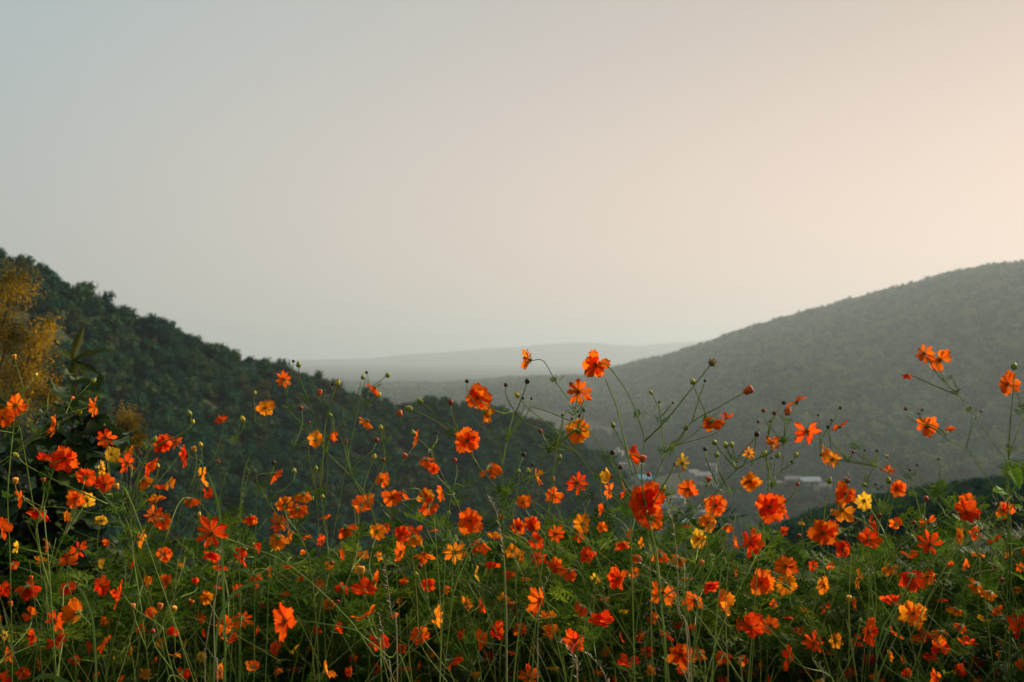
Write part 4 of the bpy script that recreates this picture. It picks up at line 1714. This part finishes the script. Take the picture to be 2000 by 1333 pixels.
for i in range(240):
    x = r_.uniform(-250, 2250)
    d = r_.uniform(2.0, 5.3)
    y = interp(TOP_Y, x) + r_.uniform(-110, 150)
    tip = at(x, y, d)
    if tip.z < 0.2:
        continue
    ln = r_.uniform(0.2, 0.45)
    a = max(-1.05, min(1.05, r_.gauss(0, 0.6)))
    foot = tip - Vector((math.sin(a), r_.uniform(-.3, .3), math.cos(a))).normalized() * ln
    mid = tip.lerp(foot, 0.5) + Vector((r_.uniform(-.02, .02), 0, r_.uniform(0, .02)))
    put(*tube_geo(catmull([tip, mid, foot], 4), 0.0007, 0.0013, 3))
wild = link('undergrowth_stems', new_mesh('undergrowth_stems', verts, faces, [M_STEM]))
wild['kind'] = 'stuff'
wild['label'] = 'thin green stems criss-crossing above the feathery leaves'
wild['category'] = 'stems'

verts, faces = [], []
for i in range(900):
    x = r_.uniform(-300, 2300)
    d = r_.uniform(1.95, 5.4)
    h = r_.uniform(0.25, 0.9)
    top = CAM_Z - (interp(TOP_Y, x) - 15 - HORIZON) / F_PX * d
    h = min(h, top)
    if HORIZON + (CAM_Z - h) / d * F_PX > 1400 or h < 0.1:
        continue
    b = Vector(((x - 1000) / F_PX * d, d, 0.0))
    a = r_.uniform(0, 6.28)
    lean = Vector((math.cos(a), math.sin(a), 0)) * r_.uniform(0.05, 0.35) * h
    sd = Vector((-math.sin(a), math.cos(a), 0)) * r_.uniform(0.0012, 0.003)
    k = len(verts)
    for t in (0.25, 0.6, 0.85, 1.0):
        c = b + Vector((0, 0, h * (t - 0.12 * t * t * t))) + lean * t * t
        w = (1.0, 0.9, 0.55, 0.04)[(0.25, 0.6, 0.85, 1.0).index(t)]
        verts += [c - sd * w, c + sd * w]
    for j in range(3):
        faces.append((k + 2 * j, k + 2 * j + 1, k + 2 * j + 3, k + 2 * j + 2))
gr = link('meadow_grass', new_mesh('meadow_grass', verts, faces, [M_GRASS], False))
gr['kind'] = 'stuff'
gr['label'] = 'thin grass blades standing among the feathery leaves'
gr['category'] = 'grass'

# ------------------------------------------------------------------ grass stalks with seed heads
def seed_stalk(pl, d, head_len, spread, label, material=M_STRAW, droop=0.0):
    pts = [at(x, y, d) for x, y in pl]
    foot = pts[-1]
    base = Vector((foot.x, foot.y, 0))
    pts = catmull(pts + [base], 5)
    t = thing('grass_stalk', base, label, 'grass stalk', 'dry grass stalks')
    loc = [q - base for q in pts]
    link('stem', new_mesh('stem', *tube_geo(loc, 0.0006, 0.0016, 4), [material]), t)
    v, f = [], []
    acc, i = 0.0, 0
    r = random.Random(int(pl[0][0]))
    while i < len(loc) - 1 and acc < head_len:
        a, b = loc[i], loc[i + 1]
        seg = (b - a).length
        m = max(1, int(seg / 0.0035))
        for q in range(m):
            p = a.lerp(b, q / m)
            ang = r.uniform(0, 6.28)
            dr = (Vector((math.cos(ang), math.sin(ang), 0)) * spread + (a - b).normalized() * 0.9 + Vector((0, 0, -droop))).normalized()
            tip = p + dr * r.uniform(0.006, 0.016)
            sv, sf = tube_geo([p + dr * 0.002, p.lerp(tip, 0.6), tip], 0.0009, 0.0002, 3)
            k = len(v)
            v += sv; f += [tuple(z + k for z in ff) for ff in sf]
        acc += seg
        i += 1
    o = link('seed_head', new_mesh('seed_head', v, f, [material]), t)
    o['kind'] = 'stuff'


seed_stalk([(735, 1085), (748, 1092), (756, 1130), (764, 1200), (776, 1290)], 2.2, 0.13, 0.7, 'drooping pale seed head on a thin stalk beside the upturned scarlet bloom', droop=0.5)
seed_stalk([(958, 975), (972, 1010), (984, 1080), (988, 1160), (990, 1280)], 2.6, 0.14, 0.8, 'upright feathery straw seed head below the stacked pair of orange blooms')
seed_stalk([(1296, 965), (1312, 1010), (1322, 1090), (1326, 1190), (1345, 1330)], 2.0, 0.08, 1.2, 'tall dry pinkish stalk with plume below the biggest scarlet bloom')
seed_stalk([(1252, 1100), (1285, 1122), (1310, 1150), (1326, 1200), (1350, 1330)], 2.1, 0.07, 0.9, 'shorter dry plume leaning against the tall pinkish stalk')
seed_stalk([(1098, 1255), (1112, 1268), (1122, 1300), (1128, 1380)], 2.0, 0.10, 0.9, 'pale feathery grass head near the bottom edge, middle of frame', droop=0.3)
seed_stalk([(1148, 1278), (1170, 1300), (1185, 1335), (1190, 1420)], 2.0, 0.06, 0.5, 'bent straw-coloured grass blade tip beside pale feathery grass head')
seed_stalk([(455, 1095), (432, 1130), (415, 1190), (402, 1270), (400, 1360)], 2.1, 0.03, 0.5, 'bare tan stalk under the eight-rayed scarlet star')
seed_stalk([(430, 1075), (425, 1130), (418, 1200), (420, 1290), (425, 1370)], 2.15, 0.02, 0.5, 'second bare tan stalk close beside the first tan stalk')
seed_stalk([(740, 1200), (748, 1240), (752, 1290), (765, 1370)], 2.3, 0.05, 0.7, 'thin pale stalk below the drooping pale seed head')
seed_stalk([(1075, 1120), (1062, 1150), (1052, 1210), (1050, 1330)], 2.4, 0.06, 0.9, 'pale grass tuft behind the edge-on orange bloom')
seed_stalk([(1590, 1290), (1606, 1310), (1612, 1360), (1615, 1420)], 2.2, 0.06, 1.0, 'small pale grass tuft at the bottom below the scarlet star bloom')
seed_stalk([(492, 905), (480, 945), (470, 1010), (465, 1100), (470, 1200)], 3.4, 0.22, 1.0, 'olive feathery weed spike behind the flowers', M_STEM)


# ------------------------------------------------------------------ broad-leaved plants
def leaf_geo(length, width, seed, wavy=0.0, heart=False, bend=0.3):
    r = random.Random(seed)
    us = (-1, -0.5, 0, 0.5, 1)
    n = 8
    v, f = [], []
    for j in range(n + 1):
        t = j / n
        if heart:
            w = width * math.sin(math.pi * min(1, (t + 0.14) / 1.14)) ** 0.75 * (1.15 - 0.5 * t)
        else:
            w = width * math.sin(math.pi * (0.04 + 0.95 * t)) ** 0.8
        if j == n:
            w = 0.002
        for u in us:
            yy = t * length - (0.12 * length * u * u * (1 - t) if heart and t < 0.3 else 0)
            z = -bend * length * t * t + 0.22 * w * abs(u) + wavy * w * math.sin(t * 14 + u * 2 + seed) * u * u
            v.append((u * w, yy, z))
    m = len(us)
    for j in range(n):
        for i in range(m - 1):
            f.append((j * m + i, j * m + i + 1, (j + 1) * m + i + 1, (j + 1) * m + i))
    return v, f


def put_leaf(root, base, me, pos, direction, roll=0.0, s=1.0, name='leaf'):
    out = direction.normalized()
    side = out.cross(Vector((0, 0, 1)))
    if side.length < 0.05:
        side = Vector((1, 0, 0))
    side.normalize()
    R = Matrix((side, out, side.cross(out))).transposed().to_4x4()
    return link(name, me, root, Matrix.Translation(pos - base) @ R @ Matrix.Rotation(roll, 4, 'Y') @ Matrix.Diagonal((s, s, s, 1)))


# dark broad-leaved shrub behind the flowers
BIG = [new_mesh('leaf', *leaf_geo(0.17, 0.065, 400 + i, 0.35, False, 0.25), [M_BROAD]) for i in range(3)]
sh_base = Vector((at(90, 1000, 5.2).x, 5.25, 0))
shrub = thing('broadleaf_shrub', sh_base, 'dark broad-leaved shrub below the golden shrub, behind the flowers', 'shrub')
r2 = random.Random(31)
for k in range(26):
    x = r2.uniform(-330, 250)
    ytop = 790 + 0.30 * max(0, x - 60) + r2.uniform(0, 120) + (k > 14) * 170
    if k < 5:
        x, ytop = ((150, 742), (190, 778), (120, 762), (165, 800), (215, 835))[k]
    top = at(x, ytop, r2.uniform(4.7, 5.6))
    foot = sh_base + Vector((r2.uniform(-.25, .25) + (top.x - sh_base.x) * 0.4, r2.uniform(-.1, .2), 0))
    mid = foot.lerp(top, 0.5) + Vector((r2.uniform(-.06, .06), r2.uniform(-.05, .05), 0.05))
    pts = catmull([top, mid, foot], 8)
    link('branch', new_mesh('branch', *tube_geo([q - sh_base for q in pts], 0.003, 0.010, 5), [M_BARK]), shrub)
    for j, q in enumerate(pts[:13]):
        for _ in range(2):
            a = r2.uniform(0, 6.28)
            put_leaf(shrub, sh_base, r2.choice(BIG), q, Vector((math.cos(a), math.sin(a), r2.uniform(-0.5, 0.5))), r2.uniform(-.5, .5), r2.uniform(0.6, 1.15))

# rosette of long leaves standing against the hill
M_OLIVE = leafy('olive_leaf', [(0.1, (0.020, 0.032, 0.008)), (0.6, (0.050, 0.062, 0.012)), (0.95, (0.15, 0.13, 0.025))], trans=0.35, noise_scale=14, gloss=0.05)
ROS = [new_mesh('leaf', *leaf_geo(0.22, 0.032, 420 + i, 0.1, False, (0.05, 0.25, 0.12)[i]), [M_OLIVE]) for i in range(3)]
rc = at(142, 706, 6.2)
rb = Vector((rc.x - 0.1, rc.y + 0.1, g_point(142, 6.2).z))
ros = thing('leafy_shoot', rb, 'rosette of long olive leaves standing up beside the golden shrub', 'plant')
link('stem', new_mesh('stem', *tube_geo([q - rb for q in catmull([rc, rc.lerp(rb, 0.5) + Vector((0.03, 0, 0)), rb], 8)], 0.006, 0.014, 6), [M_BARK]), ros)
for i, (dx, dz, dy, s) in enumerate(((0.35, 1.0, -0.2, 0.95), (1.0, 0.55, -0.1, 1.05), (0.75, -0.25, -0.3, 0.9), (0.25, -1.0, -0.5, 0.95), (-0.6, 0.6, 0.2, 0.7), (-0.8, -0.25, -0.5, 0.75),
                                     (0.5, -0.8, 0.4, 0.9))):
    put_leaf(ros, rb, ROS[i % 3], rc, Vector((dx, dy, dz)), r2.uniform(-.4, .4), s)

# golden shrub at the edge of the terrace
def golden(clumps, base, d, label, nleaf, leaf, dense=1.0):
    g = thing('golden_shrub', base, label, 'shrub', 'golden shrubs at the edge of the terrace')
    v, f = [], []
    r = random.Random(int(base.x * 100) + 5)
    tot = sum(c[2] * c[3] for c in clumps)
    for (x, y, rx, ry, dd) in clumps:
        c = at(x, y, d + dd)
        sx, sz = rx * d / F_PX, ry * d / F_PX
        for i in range(int(nleaf * rx * ry / tot)):
            q = Vector((r.gauss(0, 0.36) * sx, r.gauss(0, 0.36) * sx, r.gauss(0, 0.36) * sz))
            p = c + q - base
            R = z_to(Vector((r.gauss(0, 1), r.gauss(0, 1), r.gauss(0.3, 1))).normalized(), r.uniform(0, 6)).to_3x3()
            s = leaf * r.uniform(0.5, 1.3)
            k = len(v)
            v += [p + R @ Vector(t) * s for t in ((-1, 0, 0), (0, -0.45, 0.1), (1, 0, 0), (0, 0.45, 0.1))]
            f.append((k, k + 1, k + 2, k + 3))
        pts = catmull([c - base, c.lerp(base, 0.5) - base + Vector((0, 0.05, 0.1)), Vector((0, 0, 0))], 6)
        link('branch', new_mesh('branch', *tube_geo(pts, 0.006, 0.022, 5), [M_BARK]), g)
    o = link('crown', new_mesh('crown', v, f, [M_GOLD], False), g)
    return g


gp = at(-120, 1200, 8.0)
golden([(25, 560, 62, 62, 0), (-30, 610, 80, 80, 0.1), (18, 655, 40, 60, -0.1), (-60, 720, 110, 90, 0.1), (70, 668, 52, 58, -0.1), (55, 735, 78, 60, 0), (10, 790, 90, 60, 0), (100, 775, 40, 40, 0.1), (-150, 640, 110, 120, 0.2), (95, 640, 25, 35, 0)],
       Vector((gp.x, gp.y, g_point(-120, 8.0).z)), 8.0, 'tall golden-leaved shrub rising in front of the wooded spur', 21000, 0.0115)
gp = at(250, 1100, 9.0)
golden([(250, 830, 38, 42, 0), (238, 870, 30, 30, 0), (270, 860, 26, 26, 0)], Vector((gp.x, gp.y, g_point(250, 9.0).z)), 9.0, 'small rusty-gold shrub behind the star-shaped scarlet bloom', 2600, 0.011)

# lime leaves of a climber at the edge
HEART = [new_mesh('leaf', *leaf_geo(0.042, 0.021, 440 + i, 0.1, True, 0.15), [M_LIME]) for i in range(2)]
cb = at(1975, 1250, 2.75); cb.z = 0
cl = thing('climbing_vine', cb, 'young vine with lime heart-shaped leaves among the flowers', 'vine')
tip = at(1966, 900, 2.75)
pts = catmull([tip, at(1964, 960, 2.75), at(1972, 1100, 2.75), cb], 6)
link('stem', new_mesh('stem', *tube_geo([q - cb for q in pts], 0.001, 0.003, 5), [M_STEM]), cl)
for (x, y, dx, dz, dy, s, ro) in ((1977, 918, 0.45, -1.0, -0.25, 1.15, 0.5), (1962, 962, -1.0, 0.25, -0.5, 0.9, -0.5), (1968, 1010, -0.6, -0.2, 0.5, 0.7, 0.2), (1972, 1060, 0.6, 0.1, -0.6, 0.8, 0.3), (1975, 1120, 0.8, -0.3, 0.2, 0.9, 0), (1972, 985, 0.9, -0.2, 0.3, 0.8, 0)):
    put_leaf(cl, cb, HEART[0], at(x, y, 2.74), Vector((dx, dy, dz)), ro, s)

# long grass blades
def blade(pl, d, width, label):
    pts = catmull([at(x, y, d) for x, y in pl], 6)
    base = pts[-1].copy(); base.z = 0
    pts = pts + [base.lerp(pts[-1], 0.5), base]
    v, f = [], []
    n = len(pts)
    for i, p in enumerate(pts):
        t = i / (n - 1)
        w = width * min(1, 0.04 + t * 4) * (1 if t < 0.6 else 1 - 0.5 * (t - 0.6))
        q = p - base
        d_ = (pts[min(i + 1, n - 1)] - pts[max(i - 1, 0)]).normalized()
        s = d_.cross(Vector((0.25, 1, 0.1))).normalized()
        v += [q - s * w + Vector((0, -w * 0.5, 0)), q, q + s * w + Vector((0, -w * 0.5, 0))]
    for i in range(n - 1):
        for j in range(2):
            f.append((i * 3 + j, i * 3 + j + 1, (i + 1) * 3 + j + 1, (i + 1) * 3 + j))
    o = thing('reed_plant', base, label, 'grass blade', 'broad grass blades')
    link('blade', new_mesh('blade', v, f, [M_BLADE]), o)


blade([(402, 915), (414, 945), (426, 985), (432, 1040), (436, 1140), (440, 1260)], 2.8, 0.0038, 'broad upright green grass blade beside the amber bloom')
blade([(140, 1138), (160, 1155), (172, 1180), (182, 1215), (188, 1300)], 2.2, 0.0030, 'broad green blade curving beside the amber cupped bloom')
blade([(540, 1136), (510, 1136), (470, 1150), (445, 1175), (425, 1230), (418, 1320)], 2.3, 0.0035, 'arching grass blade between the two scarlet stars')
blade([(60, 1333), (85, 1320), (115, 1326), (150, 1350), (170, 1420)], 1.95, 0.005, 'arching grass blade at the bottom corner')
blade([(500, 870), (488, 890), (478, 920), (470, 980), (468, 1100)], 3.2, 0.0025, 'slim upright grass blade between weed spike and orange bloom')
